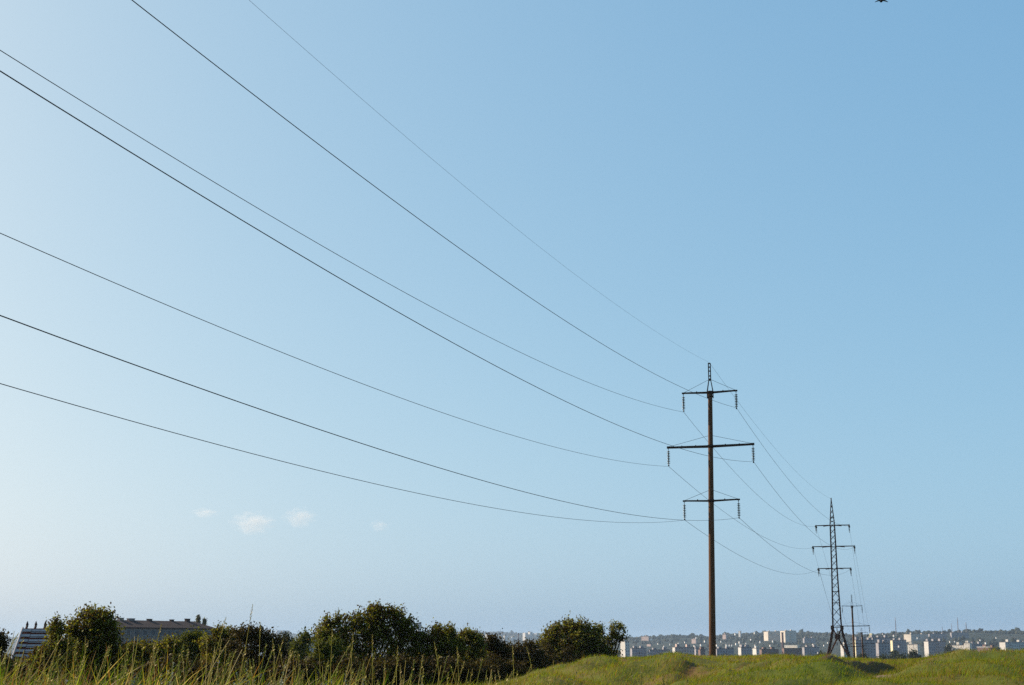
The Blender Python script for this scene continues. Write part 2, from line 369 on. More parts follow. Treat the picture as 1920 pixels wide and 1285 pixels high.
def hero_stalk(bx, tx, ty, Y, label, head=.13, hr=.008, r=.0026, bow=.09):
    b = at(bx, 1285, Y); zb = float(terrain(b[0], Y)); t = at(tx, ty, Y); base = np.array([b[0], Y, zb]); 
    e = empty('grass_stalk', base, label, 'grass stalk', 'tall single grass stalks')
    mb = MB(); P = stalk_mesh(mb, (0, 0, 0), t - base, r, bow=bow); mb.build('stem', M['straw'], e)
    if head:
        mb = MB(); seed_head(mb, P, head, hr); mb.build('seed_head', M['straw'], e)
for a in [
    (122, 129, 1190, 10.5, 'tall upright seed stalk in front of the dark bush just right of the slatted panel'),
    (158, 160, 1193, 11.0, 'upright seed stalk in front of the big round tree by the panel'),
    (255, 303, 1170, 11.5, 'reddish tipped seed stalk crossing the roof of the long house'),
    (362, 424, 1157, 10.0, 'long thin stalk leaning right past the right end of the long house'),
    (432, 474, 1133, 11.0, 'longest and thinnest stalk, leaning right, its tip high against the open sky'),
    (486, 488, 1166, 11.2, 'upright red tipped stalk standing against the sky over the low dark bush'),
    (512, 511, 1198, 10.8, 'straight golden stalk before the dark end of the low bush row'),
    (588, 592, 1172, 11.0, 'slender upright stalk at the very left edge of the tallest bush'),
    (618, 623, 1176, 10.6, 'one seed stalk leaning slightly right before the left shoulder of the tallest bush'),
    (655, 662, 1186, 10.4, 'thick golden seed head before the left half of the tallest bush'),
    (694, 698, 1190, 10.6, 'golden drooping seed head before the middle of the tallest bush'),
    (752, 746, 1211, 10.8, 'gold seed stalk leaning left before the right half of the tallest bush'),
    (812, 814, 1203, 10.9, 'knobbly seed stalk before the small peaked bush'),
    (848, 857, 1212, 11.4, 'pale stalk leaning right under the gap between two small bushes'),
    (958, 961, 1211, 11.6, 'tall seed stalk where the meadow meets the mound, before the low hedge'),
    (986, 987, 1212, 12.2, 'outermost tall seed stalk, standing against the foot of the mound'),
    (1028, 1038, 1238, 12.8, 'lone pink tipped stalk leaning right in front of the mound'),
]: hero_stalk(*a)

def wormwood(px, topy, Y, label, ns=5):
    p = at(px, 1285, Y); zb = float(terrain(p[0], Y)); e = empty('wormwood_plant', (p[0], Y, zb), label, 'plant', 'silvery plants in the meadow grass')
    H = -(topy - HOR) * Y / FPX - zb; ms = MB(); ml = MB()
    for i in range(ns):
        a = R.uniform(0, 6.28); sp = .03 + .05 * R.random(); hh = H * (1 if i == 0 else R.uniform(.65, .95))
        P = np.array([[math.cos(a) * sp * t ** 1.3 * 1.3, math.sin(a) * sp * t, hh * t] for t in np.linspace(0, 1, 7)]); ms.tube(P, np.linspace(.004, .0015, 7), 4)
        for k in range(60):
            s = R.uniform(.35, 1.0); j = min(5, int(s * 6)); c = P[j] + (P[j + 1] - P[j]) * (s * 6 - j); g = R.uniform(0, 6.28)
            o = np.array([math.cos(g), math.sin(g), R.uniform(.2, 1.0)]); o /= np.linalg.norm(o); L = R.uniform(.014, .03) * (1.25 - .6 * s); q = np.cross(o, [0, 0, 1.]); q = q / np.linalg.norm(q) * L * .25
            ml.add([c, c + o * L * .5 + q, c + o * L, c + o * L * .5 - q], [[0, 1, 2, 3]])
    ms.build('stem', M['weed'], e); ml.build('leaves', M['sage'], e)
wormwood(312, 1241, 10.2, 'silvery grey-green leafy plant below the roof end of the long house', 6)
wormwood(466, 1236, 10.0, 'silvery leafy plant bending at its tip, in the grass before the low dark bush', 5)
wormwood(517, 1246, 10.3, 'pale silvery plant forked in two right of the bent silvery plant', 4)
wormwood(658, 1262, 10.0, 'short silvery plant in the grass at the left foot of the tallest bush', 3)
wormwood(806, 1264, 10.4, 'short silvery plant in the grass below the small peaked bush', 4)

def weed(px, topy, Y, label, ns=4, flower=0):
    p = at(px, 1285, Y); zb = float(terrain(p[0], Y)); e = empty('weed_plant', (p[0], Y, zb), label, 'plant', 'tall weeds on the mound slope')
    H = -(topy - HOR) * Y / FPX - zb; ms = MB(); ml = MB(); mf = MB()
    for i in range(ns):
        a = R.uniform(-.5, .9); sp = R.uniform(-.12, .26); hh = H * (1 if i == 0 else R.uniform(.7, .97))
        P = np.array([[sp * t ** 1.5 + (i - ns / 2) * .06, R.normal(0, .01), hh * t] for t in np.linspace(0, 1, 8)]); ms.tube(P, np.linspace(.006, .003, 8), 4)
        for k in range(46):
            s = R.uniform(.45, 1.0); j = min(6, int(s * 7)); c = P[j] + (P[j + 1] - P[j]) * (s * 7 - j); g = R.uniform(0, 6.28)
            o = np.array([math.cos(g) * .7, math.sin(g) * .7, R.uniform(.5, 1.2)]); o /= np.linalg.norm(o); L = R.uniform(.03, .06) * (1.3 - .7 * s); q = np.cross(o, [0.1, 0, 1.]); q = q / np.linalg.norm(q) * L * .25
            ml.add([c, c + o * L * .5 + q, c + o * L, c + o * L * .5 - q], [[0, 1, 2, 3]])
        if i < flower:
            c = P[-1]; mf = MB()
            for k in range(9):
                g = k * .7; o = np.array([math.cos(g), math.sin(g), .25]) * .028; q = np.array([-math.sin(g), math.cos(g), 0]) * .011
                mf.add([c, c + o * .6 + q, c + o, c + o * .6 - q], [[0, 1, 2, 3]])
            mf.build('flower', M['yellow'], e)
    ms.build('stem', M['weed'], e); ml.build('leaves', M['weed'], e)
weed(1200, 1247, 20, 'branching weed topped with a yellow flower at the left of the mound weeds', 4, 1)
weed(1246, 1245, 21, 'tallest clump of pale upright weeds in front of the mound', 6)
weed(1290, 1263, 20, 'pair of pale stalked weeds right of the tallest weed clump', 3)
weed(1264, 1279, 17, 'low yellow-flowered weed at the bottom edge below the weed clump', 3, 2)
weed(1332, 1270, 22, 'thin pale weed standing below the concrete pole', 3)
weed(1360, 1254, 24, 'small weed with one yellow flower right of the concrete pole foot', 2, 1)
weed(1174, 1275, 18, 'short dry weed at the bottom edge left of the mound weeds', 2)
weed(1068, 1258, 16, 'spindly weed on the low left flank of the mound', 2)

# ------------------------------------------------------------------ trees and bushes
M['leaf_dark'] = mat_leaf('dark_bush_leaf', [(0, (.030, .017, .007)), (.4, (.060, .041, .011)), (.68, (.092, .102, .014)), (1, (.19, .185, .028))], .38, 1.1, .42)  # brown end of the ramp paints shade, pale end paints sunlit clumps
M['leaf_brown'] = mat_leaf('shade_brown_bush_leaf', [(0, (.022, .013, .006)), (.5, (.036, .026, .009)), (1, (.072, .060, .014))], .22, .5, .25)  # maroon-brown tone of the shade put into the leaf colour
M['leaf_green'] = mat_leaf('green_bush_leaf', [(0, (.030, .032, .007)), (.5, (.064, .074, .012)), (1, (.12, .13, .022))], .3, .5, .3)
M['leaf_yellow'] = mat_leaf('yellowing_leaf', [(0, (.06, .075, .010)), (.5, (.13, .13, .018)), (1, (.24, .19, .03))], .4, .8, .3)
M['leaf_grey'] = mat_leaf('distant_leaf', [(0, (.014, .020, .012)), (.5, (.030, .040, .020)), (1, (.06, .07, .035))], .2, .2, .3)

def leaf_cloud(lobes, n, size, sprig=9, spread=.22, fill=.35):
    """leaves in sprigs over and through a set of ellipsoids; returns verts, quads"""
    L = np.array(lobes, float); wt = (L[:, 3] * L[:, 5]) ** .9; wt /= wt.sum()
    ns = n // sprig; li = R.choice(len(L), ns, p=wt)
    d = R.normal(size=(ns, 3)); d /= np.linalg.norm(d, axis=1)[:, None]
    inner = R.random(ns) < fill
    rr = np.where(inner, R.uniform(.1, .7, ns), R.uniform(.7, 1.04, ns) + (R.random(ns) < .06) * R.uniform(.05, .28, ns))
    C = L[li, :3] + d * L[li, 3:6] * rr[:, None]
    ax = d + np.array([0, 0, .5]) + R.normal(0, .5, (ns, 3)); ax /= np.linalg.norm(ax, axis=1)[:, None]
    m = ns * sprig; k = np.repeat(np.arange(ns), sprig); t = R.normal(0, 1, m) * spread
    sc_ = np.clip(L[li, 3].mean() * 0 + 1, 0, 1)
    P = C[k] + ax[k] * t[:, None] + R.normal(0, spread * .42, (m, 3))
    o = ax[k] * .5 + R.normal(0, .8, (m, 3)); o /= np.linalg.norm(o, axis=1)[:, None]
    q = np.cross(o, R.normal(size=(m, 3))); q /= np.linalg.norm(q, axis=1)[:, None]
    nn = np.cross(o, q); s = size * R.uniform(.6, 1.25, m)[:, None]
    V = np.stack([P - o * s * .5, P + q * s * .30 + nn * s * .07, P + o * s * .5, P - q * s * .30 + nn * s * .07], 1).reshape(-1, 3)
    return V, np.arange(m * 4).reshape(-1, 4)

def tree(name, label, cat, Y, lobes, n, size, mat, group=None, spread=.2, fill=.35, stems=1, base_px=None, trunk_r=.09, extra=None, depth=1.0, twigs=4):
    k = Y / FPX; px = [l[0] for l in lobes]
    bx = base_px or float(np.mean(px)); b = at(bx, HOR, Y); zb = float(terrain(b[0], Y)); base = np.array([b[0], Y, zb - .05])
    e = empty(name, base, label, cat, group)
    LB = []
    for l in lobes:
        c = at(l[0], l[1] + 3, Y) - base; dy = l[4] if len(l) > 4 else float(R.uniform(-.35, .35)) * l[2] * k
        LB.append((c[0], dy, c[2], l[2] * k, max(l[2], l[3]) * .85 * k * depth, l[3] * k))
    SUB = []
    for l in LB:                                                     # ragged boughs standing out of every lobe
        for _ in range(8):
            d = R.normal(size=3); d[2] = abs(d[2]) * .9 + .1; d /= np.linalg.norm(d); f = R.uniform(.11, .27)
            SUB.append((*(np.array(l[:3]) + d * np.array(l[3:6]) * R.uniform(.80, 1.10)), l[3] * f, l[4] * f, l[5] * f * R.uniform(.8, 1.5)))
    LB = LB + SUB; n0 = len(lobes)
    V, F = leaf_cloud(LB, int(n * 1.55), size * 1.25, spread=spread, fill=fill)
    low = V.reshape(-1, 4, 3)[:, :, 2].min(1) > .02; V = V.reshape(-1, 4, 3)[low].reshape(-1, 3); F = np.arange(len(V)).reshape(-1, 4)
    link_mesh('crown', V, F, mat, e)
    mb = MB()
    for i, l in enumerate(LB[:n0]):
        s = np.array([R.normal(0, .12 * stems), R.normal(0, .12), 0]); c = np.array(l[:3]); top = c + np.array([0, 0, l[5] * .75])
        mid = s * .5 + (c - s) * .45 + np.array([0, 0, -.05 * abs(c[0])]); mid[2] = max(mid[2], .3)
        P = np.array([s, s * .8 + mid * .25, mid, mid * .4 + c * .6, c, top]); mb.tube(P, trunk_r * np.array([1, .85, .65, .45, .28, .1]), 6)
        for j in range(4):
            d = R.normal(size=3); d[2] = abs(d[2]) + .2; d /= np.linalg.norm(d); en = c + d * np.array(l[3:6]) * .98
            mb.tube(np.array([c * .8 + mid * .2, c * .5 + en * .5 + R.normal(0, .05, 3), en]), trunk_r * np.array([.25, .14, .04]), 5)
    for i in range(twigs):                                            # bare twigs poking out of the top
        l = LB[int(R.integers(0, max(1, n0 // 2)))]; c = np.array(l[:3]); d = np.array([R.normal(0, .55), R.normal(0, .4), 1.0]); d /= np.linalg.norm(d); en = c + d * np.array(l[3:6]) * R.uniform(1.15, 1.75)
        mb.tube(np.array([c, c * .45 + en * .55 + R.normal(0, .03, 3), en]), np.array([.016, .010, .004]) * max(1, Y / 60), 4)
    mb.build('trunk', M['bark'], e, True)
    if extra:
        LB2 = [(*(at(l[0], l[1], Y) - base)[[0]], 0.0, (at(l[0], l[1], Y) - base)[2], l[2] * k, l[2] * k, l[3] * k) for l in extra[0]]
        V, F = leaf_cloud(LB2, extra[1], size, spread=spread * .8, fill=.5); link_mesh('yellow_foliage', V, F, extra[2], e)
    return e

G = 'bushes and small trees behind the tall grass'
D_, B_, Gn, Yl = M['leaf_dark'], M['leaf_brown'], M['leaf_green'], M['leaf_yellow']
tree('round_tree', 'big round flat-topped dark tree between the slatted panel and the long house', 'tree', 52,
     [(156, 1151, 11, 9), (178, 1150, 20, 9), (199, 1154, 10, 10), (182, 1168, 26, 16), (205, 1176, 13, 16), (138, 1172, 13, 9), (152, 1184, 26, 18), (186, 1196, 34, 28), (212, 1206, 16, 28), (140, 1212, 24, 26), (150, 1240, 44, 32), (200, 1245, 34, 32)], 11000, .085, D_, G, .14)
tree('twiggy_bush', 'small sparse twiggy bush between the slatted panel and the big round tree', 'bush', 50,
     [(104, 1164, 6, 7), (98, 1176, 9, 8), (113, 1178, 10, 9), (104, 1194, 13, 14), (114, 1210, 18, 20), (120, 1240, 24, 28)], 3000, .075, D_, G, .12, .2, twigs=26)
tree('leafy_bush', 'dark bush at the far left edge, left of the slatted panel', 'bush', 56,
     [(-16, 1196, 20, 10), (2, 1197, 11, 10), (-10, 1222, 20, 22), (0, 1252, 16, 20)], 3200, .09, B_, G, .14)
tree('leafy_bush', 'low bush growing over the lower right corner of the slatted panel', 'bush', 47,
     [(74, 1226, 12, 12), (88, 1219, 10, 10), (66, 1244, 13, 13), (90, 1248, 20, 26)], 3600, .07, D_, G, .10)
tree('leafy_bush', 'mid green bush below the wall of the long house', 'bush', 66,
     [(240, 1222, 24, 16), (268, 1218, 24, 14), (298, 1214, 24, 14), (325, 1212, 20, 16), (262, 1250, 42, 30), (310, 1250, 40, 30)], 7500, .10, D_, G, .16)
tree('leafy_bush', 'lighter grey-green bush rising in front of the right part of the long house', 'bush', 74,
     [(354, 1197, 12, 10), (367, 1194, 10, 10), (376, 1209, 20, 16), (350, 1218, 22, 20), (362, 1245, 34, 26)], 6500, .10, Gn, G, .16)
tree('leafy_bush', 'dark bush covering the right hand corner of the long house', 'bush', 70,
     [(412, 1187, 12, 12), (425, 1196, 20, 17), (400, 1210, 24, 22), (440, 1205, 22, 22), (420, 1245, 42, 36)], 6500, .10, D_, G, .16)
tree('leafy_bush', 'wide low dark bush with a rounded right end, under the open sky', 'bush', 62,
     [(456, 1188, 20, 14), (480, 1190, 20, 14), (500, 1200, 20, 17), (522, 1215, 20, 20), (470, 1225, 40, 34), (520, 1250, 24, 34), (470, 1262, 50, 24)], 8000, .095, B_, G, .15)
tree('leafy_bush', 'small rounded purple-brown tree far behind, above the low dark bush', 'tree', 190,
     [(536, 1200, 10, 10), (530, 1212, 12, 12), (545, 1215, 12, 12), (538, 1235, 22, 14)], 3000, .28, M['leaf_grey'], G, .4, trunk_r=.14)
tree('leafy_bush', 'pointed green bush in the gap between the low dark bush and the tallest bush', 'bush', 110,
     [(566, 1206, 12, 12), (572, 1194, 7, 10), (560, 1222, 18, 16), (556, 1245, 26, 20)], 4200, .16, Gn, G, .22)
tree('tallest_bush', 'tallest bush of the row, broad and dark, sky showing through its ragged crown', 'bush', 68,
     [(606, 1182, 15, 14), (612, 1166, 7, 11), (634, 1158, 9, 10), (634, 1176, 18, 14), (660, 1168, 22, 17), (688, 1150, 19, 13), (708, 1142, 13, 10), (722, 1152, 24, 16), (748, 1160, 20, 17), (766, 1176, 15, 15),
      (620, 1205, 28, 24), (670, 1200, 40, 28), (725, 1185, 36, 24), (700, 1180, 26, 22), (755, 1208, 30, 30), (640, 1240, 50, 28), (720, 1240, 60, 34)], 15500, .105, D_, G, .15, .2)
tree('leafy_bush', 'low green shoulder bush at the left foot of the tallest bush', 'bush', 60,
     [(606, 1222, 18, 18), (630, 1220, 20, 20), (610, 1250, 30, 26), (645, 1252, 28, 24)], 4800, .09, Gn, G, .14)
tree('leafy_bush', 'dark peaked bush right of the tallest bush', 'bush', 68,
     [(795, 1193, 14, 10), (818, 1184, 10, 12), (840, 1184, 12, 12), (828, 1200, 26, 18), (800, 1215, 26, 24), (845, 1215, 24, 24), (820, 1250, 54, 36)], 8500, .10, D_, G, .15, .25)
tree('leafy_bush', 'olive bush with one pointed top right of the peaked bush', 'bush', 72,
     [(868, 1196, 14, 12), (880, 1190, 12, 10), (893, 1198, 14, 12), (878, 1215, 30, 22), (880, 1250, 44, 34)], 6500, .10, D_, G, .15)
tree('leafy_bush', 'small dark bush with bent twigs before the pale far buildings', 'bush', 74,
     [(925, 1200, 15, 10), (915, 1210, 16, 12), (940, 1212, 18, 12), (925, 1235, 32, 24), (920, 1260, 40, 24)], 5200, .10, B_, G, .15)
tree('leafy_bush', 'low flat hedge-like bush left of the spreading tree by the mound', 'bush', 78,
     [(972, 1212, 22, 10), (996, 1212, 18, 10), (960, 1228, 26, 16), (990, 1230, 30, 18), (970, 1256, 40, 22), (1015, 1250, 26, 20)], 6000, .10, B_, G, .15)
tree('spreading_tree', 'broad domed tree with lit olive leaves behind the left flank of the mound', 'tree', 92,
     [(1040, 1188, 20, 14), (1062, 1178, 22, 15), (1084, 1176, 24, 15), (1104, 1188, 18, 16), (1030, 1208, 26, 18), (1072, 1204, 38, 24), (1112, 1210, 24, 22), (1050, 1232, 46, 20), (1110, 1232, 36, 18)], 12500, .125, D_, G, .19,
     extra=([(1052, 1212, 14, 10), (1032, 1204, 10, 8), (1122, 1184, 7, 10)], 900, Gn))
tree('thin_tree', 'thin open tree with yellow-green tufts and bare twigs, rightmost of the row on the mound', 'tree', 95,
     [(1128, 1192, 9, 10), (1148, 1186, 7, 11), (1162, 1178, 10, 8), (1158, 1196, 8, 8), (1166, 1193, 9, 5), (1138, 1208, 15, 15), (1148, 1224, 13, 13)], 1300, .12, D_, G, .16, .15, base_px=1146, trunk_r=.075,
     extra=([(1126, 1178, 6, 9), (1149, 1174, 5, 8), (1163, 1172, 8, 6), (1124, 1198, 5, 6), (1149, 1190, 4, 6)], 800, Yl), twigs=26)
U = 'dark undergrowth shrubs along the foot of the bushes'
for px, w_, l in [(30, 40, 'low dark shrub behind the grass under the slatted panel'), (180, 60, 'low dark shrub under the big round tree'), (345, 60, 'low dark shrub behind the silvery leafy plant'),
               (560, 44, 'low dark shrub under the pointed green bush'), (690, 60, 'low brown shrub under the tallest bush, left of its middle'), (775, 55, 'low brown shrub under the right end of the tallest bush'),
               (870, 55, 'low brown shrub under the olive pointed bush'), (950, 45, 'low brown shrub at the edge of the mound grass'), (1045, 46, 'low dark shrub at the foot of the spreading tree')]:
    Yd = 58 if px < 900 else (66 if px < 1000 else 86)
    y0 = 1262 if px < 1000 else 1240
    tree('low_shrub', l, 'shrub', Yd, [(px - w_ * .5, y0, w_ * .6, 28), (px + w_ * .45, y0 + 3, w_ * .6, 26), (px, y0 + 20, w_ * .9, 24)], 4200, .10, B_, U, .14)

for px, ty, w_, Y, l in [(371.5, 1151, 3.4, 520, 'tall narrow poplar top showing above the roof of the long house'), (382.5, 1158, 3.2, 520, 'shorter poplar top right beside the tall one above the long roof')]:
    k = Y / FPX
    tree('poplar_tree', l, 'tree', Y, [(px, ty + 4, w_ * .55, 4), (px + .4, ty + 9, w_ * .8, 5), (px - .5, ty + 16, w_ * .7, 6), (px, ty + 26, w_ * .7, 9), (px, ty + 40, w_, 10)], 2600, .38, D_, 'poplars behind the long house', .3, trunk_r=.25)

# ------------------------------------------------------------------ slatted panel at the left
def slatted_panel():
    Y = 60.0; k = Y / FPX
    o = at(14, 1262, Y); e = empty('slatted_panel', o, 'leaning panel of pale boards with rust brown gaps, half hidden by bushes at the left', 'panel')
    wh = mat_plain('faded_white_paint', (.27, .265, .29), (.43, .41, .44), 2.5, .7); br = mat_plain('rust_brown_frame', (.09, .025, .018), (.16, .055, .04), 4.0, .85); dk = mat_plain('dark_post', (.03, .018, .015), (.06, .035, .03), 5, .9)
    W = 62 * k; Hh = 82 * k; sh = 16 * k / Hh; back = .28
    def P(s, t, d=0): return np.array([s * W + t * Hh * sh, t * Hh * back + d, t * Hh])   # leaning frame
    ax = np.array([1, 0, 0.]); up = P(0, 1) / np.linalg.norm(P(0, 1)); nrm = np.cross(ax, up)
    mb = MB(); mb.box((P(0, .5) + P(1, .5)) / 2 + np.array([0, .05, 0]), ax * W / 2, nrm * .012, up * Hh / 2); mb.build('backing', br, e)
    rows = 9
    for i in range(rows):
        t0 = (i + .12) / rows; t1 = (i + .62) / rows
        for s0, s1 in ((0.0, .27), (.29, 1.0)):
            q = .0 if s0 == 0 else .05
            mb = MB(); c = (P(s0, t0 + q / rows) + P(s1, t1 - q / rows)) / 2; mb.box(c, ax * (s1 - s0) * W / 2, nrm * .02, up * (t1 - t0 - 2 * q / rows) * Hh / 2 * 1.04); mb.build('board', wh, e)
        if i:
            mb = MB(); c = (P(.29, i / rows - .05 / rows * 0) + P(1, i / rows)) / 2 + np.array([0, -.03, 0]); mb.box(c, ax * W * .355, nrm * .01, up * .012); mb.build('rail', wh, e)
    mb = MB(); mb.bar(P(-.015, 0, -.03), P(-.015, 1.0, -.03), .05, .06); mb.build('edge_trim', wh, e)
    for s in (.06, .32, .60, .86):
        mb = MB(); a = P(s, 0, .12); b = P(s, 1.03, .12); mb.bar(a, b, .07, .07)
        c = P(s, 1.03, .12); mb.tube([c, c + (0, 0, .05), c + (0, 0, .09), c + (0, 0, .20)], [.04, .06, .05, .010], 8); mb.build('post', dk, e)
    for s in (.1, .5, .9):
        mb = MB(); mb.bar(P(s, .75, .12), P(s, 0, 1.35), .08); mb.build('brace', dk, e)
slatted_panel()

# ------------------------------------------------------------------ the long house behind the bushes
def long_house():
    Y0 = 420.0
    A = at(214, 1175.2, Y0); C = at(402, 1179.3, 452.0); d = (C - A)[:2]; L = float(np.linalg.norm(d)); rz = math.atan2(d[1], d[0])
    ez = float((A[2] + C[2]) / 2); zb = float(terrain(A[0], Y0)) - 2.0; H = ez - zb
    e = empty('apartment_house', (A[0], A[1], zb), 'long old apartment house with dark hipped roof behind the left bushes', 'building', rz=rz)
    wm = mat_plain('grey_plaster', (.135, .108, .105), (.22, .185, .18), .5, .9); rm = mat_plain('dark_slate_roof', (.026, .017, .016), (.048, .033, .031), .8, .9)
    gl = mat_plain('dark_window_glass', (.018, .018, .026), (.045, .045, .06), .6, .25); fr = mat_plain('pale_frame', (.30, .29, .30), (.42, .4, .4), 1, .8)
    Dp = 11.0
    mb = MB(); mb.abox(0, L, 0, Dp, 0, H); mb.build('wall', wm, e)
    mb = MB(); o = .6; rh = 2.15
    mb.add([(-o, -o, H), (L + o, -o, H), (L + o, Dp + o, H), (-o, Dp + o, H), (3.5, Dp / 2, H + rh), (L - 3.5, Dp / 2, H + rh), (-o, -o, H - .25), (L + o, -o, H - .25), (L + o, Dp + o, H - .25), (-o, Dp + o, H - .25)],
           [[0, 1, 5, 4], [1, 2, 5], [2, 3, 4, 5], [3, 0, 4], [0, 6, 7, 1], [1, 7, 8, 2], [2, 8, 9, 3], [3, 9, 6, 0], [6, 9, 8, 7]])
    rf = mb.build('roof', rm, e)
    for x, w_, h_ in ((6, 1.6, .7), (9.5, 2.2, .55), (17, 1.4, .5), (L - 7.0, 1.4, .9), (26, 1.0, .45)):
        mb = MB(); mb.abox(x, x + w_, Dp / 2 - .5, Dp / 2 + .5, H + rh - .55, H + rh + h_ * .75); mb.abox(x - .12, x + w_ + .12, Dp / 2 - .62, Dp / 2 + .62, H + rh + h_ * .75, H + rh + h_ * .75 + .12); mb.build('chimney', wm if w_ > 1.5 else rm, rf)
    nx = int(L // 3.1)
    for row in range(4):
        zt = H - .75 - row * 3.0
        for i in range(nx):
            x = 1.4 + i * 3.1
            if zt - 1.5 < .3: continue
            if i % 5 == 2:
                w_, hh = 1.9, 2.0
            else: w_, hh = 1.5, 1.5
            f = MB()
            f.abox(x - .09, x, -.06, .02, zt - hh - .09, zt + .09); f.abox(x + w_, x + w_ + .09, -.06, .02, zt - hh - .09, zt + .09)
            f.abox(x, x + w_, -.06, .02, zt, zt + .09); f.abox(x, x + w_, -.1, .02, zt - hh - .09, zt - hh)
            fo = f.build('window', fr, e); p = MB(); p.abox(x + .005, x + w_ - .005, -.02, .01, zt - hh + .005, zt - .005); p.build('pane', gl, fo)
long_house()

# ------------------------------------------------------------------ power line
SL = math.atan(.31); NX, NY = math.cos(SL), -math.sin(SL)     # across the line
DX, DY = math.sin(SL), math.cos(SL)                           # along the line
G_INS = None
def disc_string(mb, top, n=8, L=1.3, r=.125, direction=(0, 0, -1), k=8):
    d = np.array(direction, float); d /= np.linalg.norm(d); top = np.array(top, float); step = (L - .28) / n
    prof = [(0, .018), (.16, .018)]
    for i in range(n):
        s = .16 + i * step; prof += [(s, .035), (s + .045, .05), (s + .055, r), (s + .085, r * .92), (s + .095, .03), (s + step - .002, .02)]
    prof += [(L - .1, .02), (L - .09, .045), (L, .045)]
    mb.tube([top + d * s for s, _ in prof], [q for _, q in prof], k)

def concrete_pole(base, top, tiers, spire_h, label, group, r0=.26, r1=.165, detail=True, rz=-SL):
    """base, top: shaft ends; tiers: (z of arm, left reach, right reach, tie height)"""
    base = np.array(base, float); top = np.array(top, float); e = empty('power_pole', base, label, 'power pole', group, rz)
    c, s = math.cos(rz), math.sin(rz)
    T = top - base; Tl = np.array([c * T[0] + s * T[1], -s * T[0] + c * T[1], T[2]])
    ax = lambda z: Tl * (z / Tl[2])
    mb = MB(); zs = np.linspace(0, Tl[2], 24); mb.tube([ax(z) for z in zs], r0 + (r1 - r0) * zs / Tl[2], 20); mb.build('shaft', M['concrete'], e, True)
    mb = MB()
    t = ax(Tl[2]); w = .075; sp = spire_h
    for sx in (-1, 1):
        for sy in (-1, 1):
            mb.bar(t + (sx * .215, sy * .12, -.5), t + (sx * .215, sy * .12, 0.03), .045)
            mb.bar(t + (sx * .215, sy * .12, 0.02), t + (sx * w, sy * w, sp * .40), .045); mb.bar(t + (sx * w, sy * w, sp * .40), t + (sx * w, sy * w, sp), .05)
    for f in (.40, .44, .55, .72, .86, .99):
        for sy in (-1, 1): mb.bar(t + (-w, sy * w, sp * f), t + (w, sy * w, sp * f), .06)
        for sx in (-1, 1): mb.bar(t + (sx * w, -w, sp * f), t + (sx * w, w, sp * f), .04)
    for zc in (-.42, -.06):
        mb.tube([t + (0, 0, zc), t + (0, 0, zc + .09)], [r1 + .05, r1 + .05], 16)
    mb.build('spire', M['steel'], e)
    for za, al, ar, th in tiers:
        z = za - base[2]; c0 = ax(z); q = MB(); rr = r0 + (r1 - r0) * z / Tl[2]
        big = max(al, ar) > 2.6; hb = .14 if big else .095
        for sy in (-1, 1):
            yo = sy * (rr + .035)
            for sgn, reach in ((-1, al), (1, ar)):
                q.bar(c0 + (0, yo, 0), c0 + (sgn * reach, sy * .05, .06 if not big else .04), .07, hb)
        for sgn, reach in ((-1, al), (1, ar)):
            E = c0 + np.array([sgn * reach, 0, .05]); q.bar(E + (sgn * -.14, 0, 0), E + (sgn * .10, 0, 0), .16, hb * 1.15); q.bar(E + (0, 0, 0), E + (0, 0, -.17), .05)
            for f in ((.5,) if not big else (.35, .68)): q.bar(c0 + (sgn * reach * f, 0, -.02), c0 + (sgn * reach * f, 0, .15), .07); q.bar(c0 + (sgn * reach * f, -rr * (1 - f) - .07, .03), c0 + (sgn * reach * f, rr * (1 - f) + .07, .03), .05)
        q.tube([c0 + (0, 0, -.1), c0 + (0, 0, .12)], [rr + .03, rr + .03], 16)
        q.build('crossarm', M['steel'], e)
        for sgn, reach in ((-1, al), (1, ar)):
            E = c0 + np.array([sgn * reach, 0, .05]); h0 = ax(min(z + th, Tl[2])) if za + th < top[2] + .05 else t + np.array([sgn * w, 0, z + th - Tl[2]])
            q = MB(); q.tube([h0, E + (sgn * -.05, 0, .05)], .013, 5); q.build('tie_rod', M['steel'], e)
            q = MB(); disc_string(q, E + np.array([0, 0, -.1]), 8, 1.27); so = q.build('insulator_string', M['glassdisc'], e, True)
            q = MB(); b0 = E + np.array([0, 0, -1.37]); q.tube([b0 + (0, -.16, .02), b0 + (0, -.08, 0), b0 + (0, .08, 0), b0 + (0, .16, .02)], [.025, .05, .05, .025], 6); q.build('clamp', M['steel'], so)
    return e

P1b = (14.585, 106.0, -1.1); P1t = (14.99, 106.0, 18.95)
def axis1(z): t = (z - P1b[2]) / (P1t[2] - P1b[2]); return np.array([P1b[0] + t * (P1t[0] - P1b[0]), 106.0])
def arm_off(end, z):   # signed reach across the line from the pole's axis
    v = np.array(end[:2]) - axis1(z); return float(v[0] * NX + v[1] * NY)
ENDS = {'tl': (13.025, 106.587, 17.481), 'tr': (16.851, 105.401, 17.611), 'ml': (11.837, 106.956, 13.385), 'mr': (17.93, 105.067, 13.506), 'bl': (12.903, 106.625, 9.325), 'br': (16.779, 105.424, 9.397)}
tiers = []
for a, b, th in (('tl', 'tr', 1.0), ('ml', 'mr', .85), ('bl', 'br', .85)):
    z = (ENDS[a][2] + ENDS[b][2]) / 2 + 1.33
    tiers.append((z, -arm_off(ENDS[a], z), arm_off(ENDS[b], z), th))
concrete_pole(P1b, P1t, tiers, 2.2, 'tall round concrete power pole with three crossarms, standing nearest on the mound', 'concrete power poles')

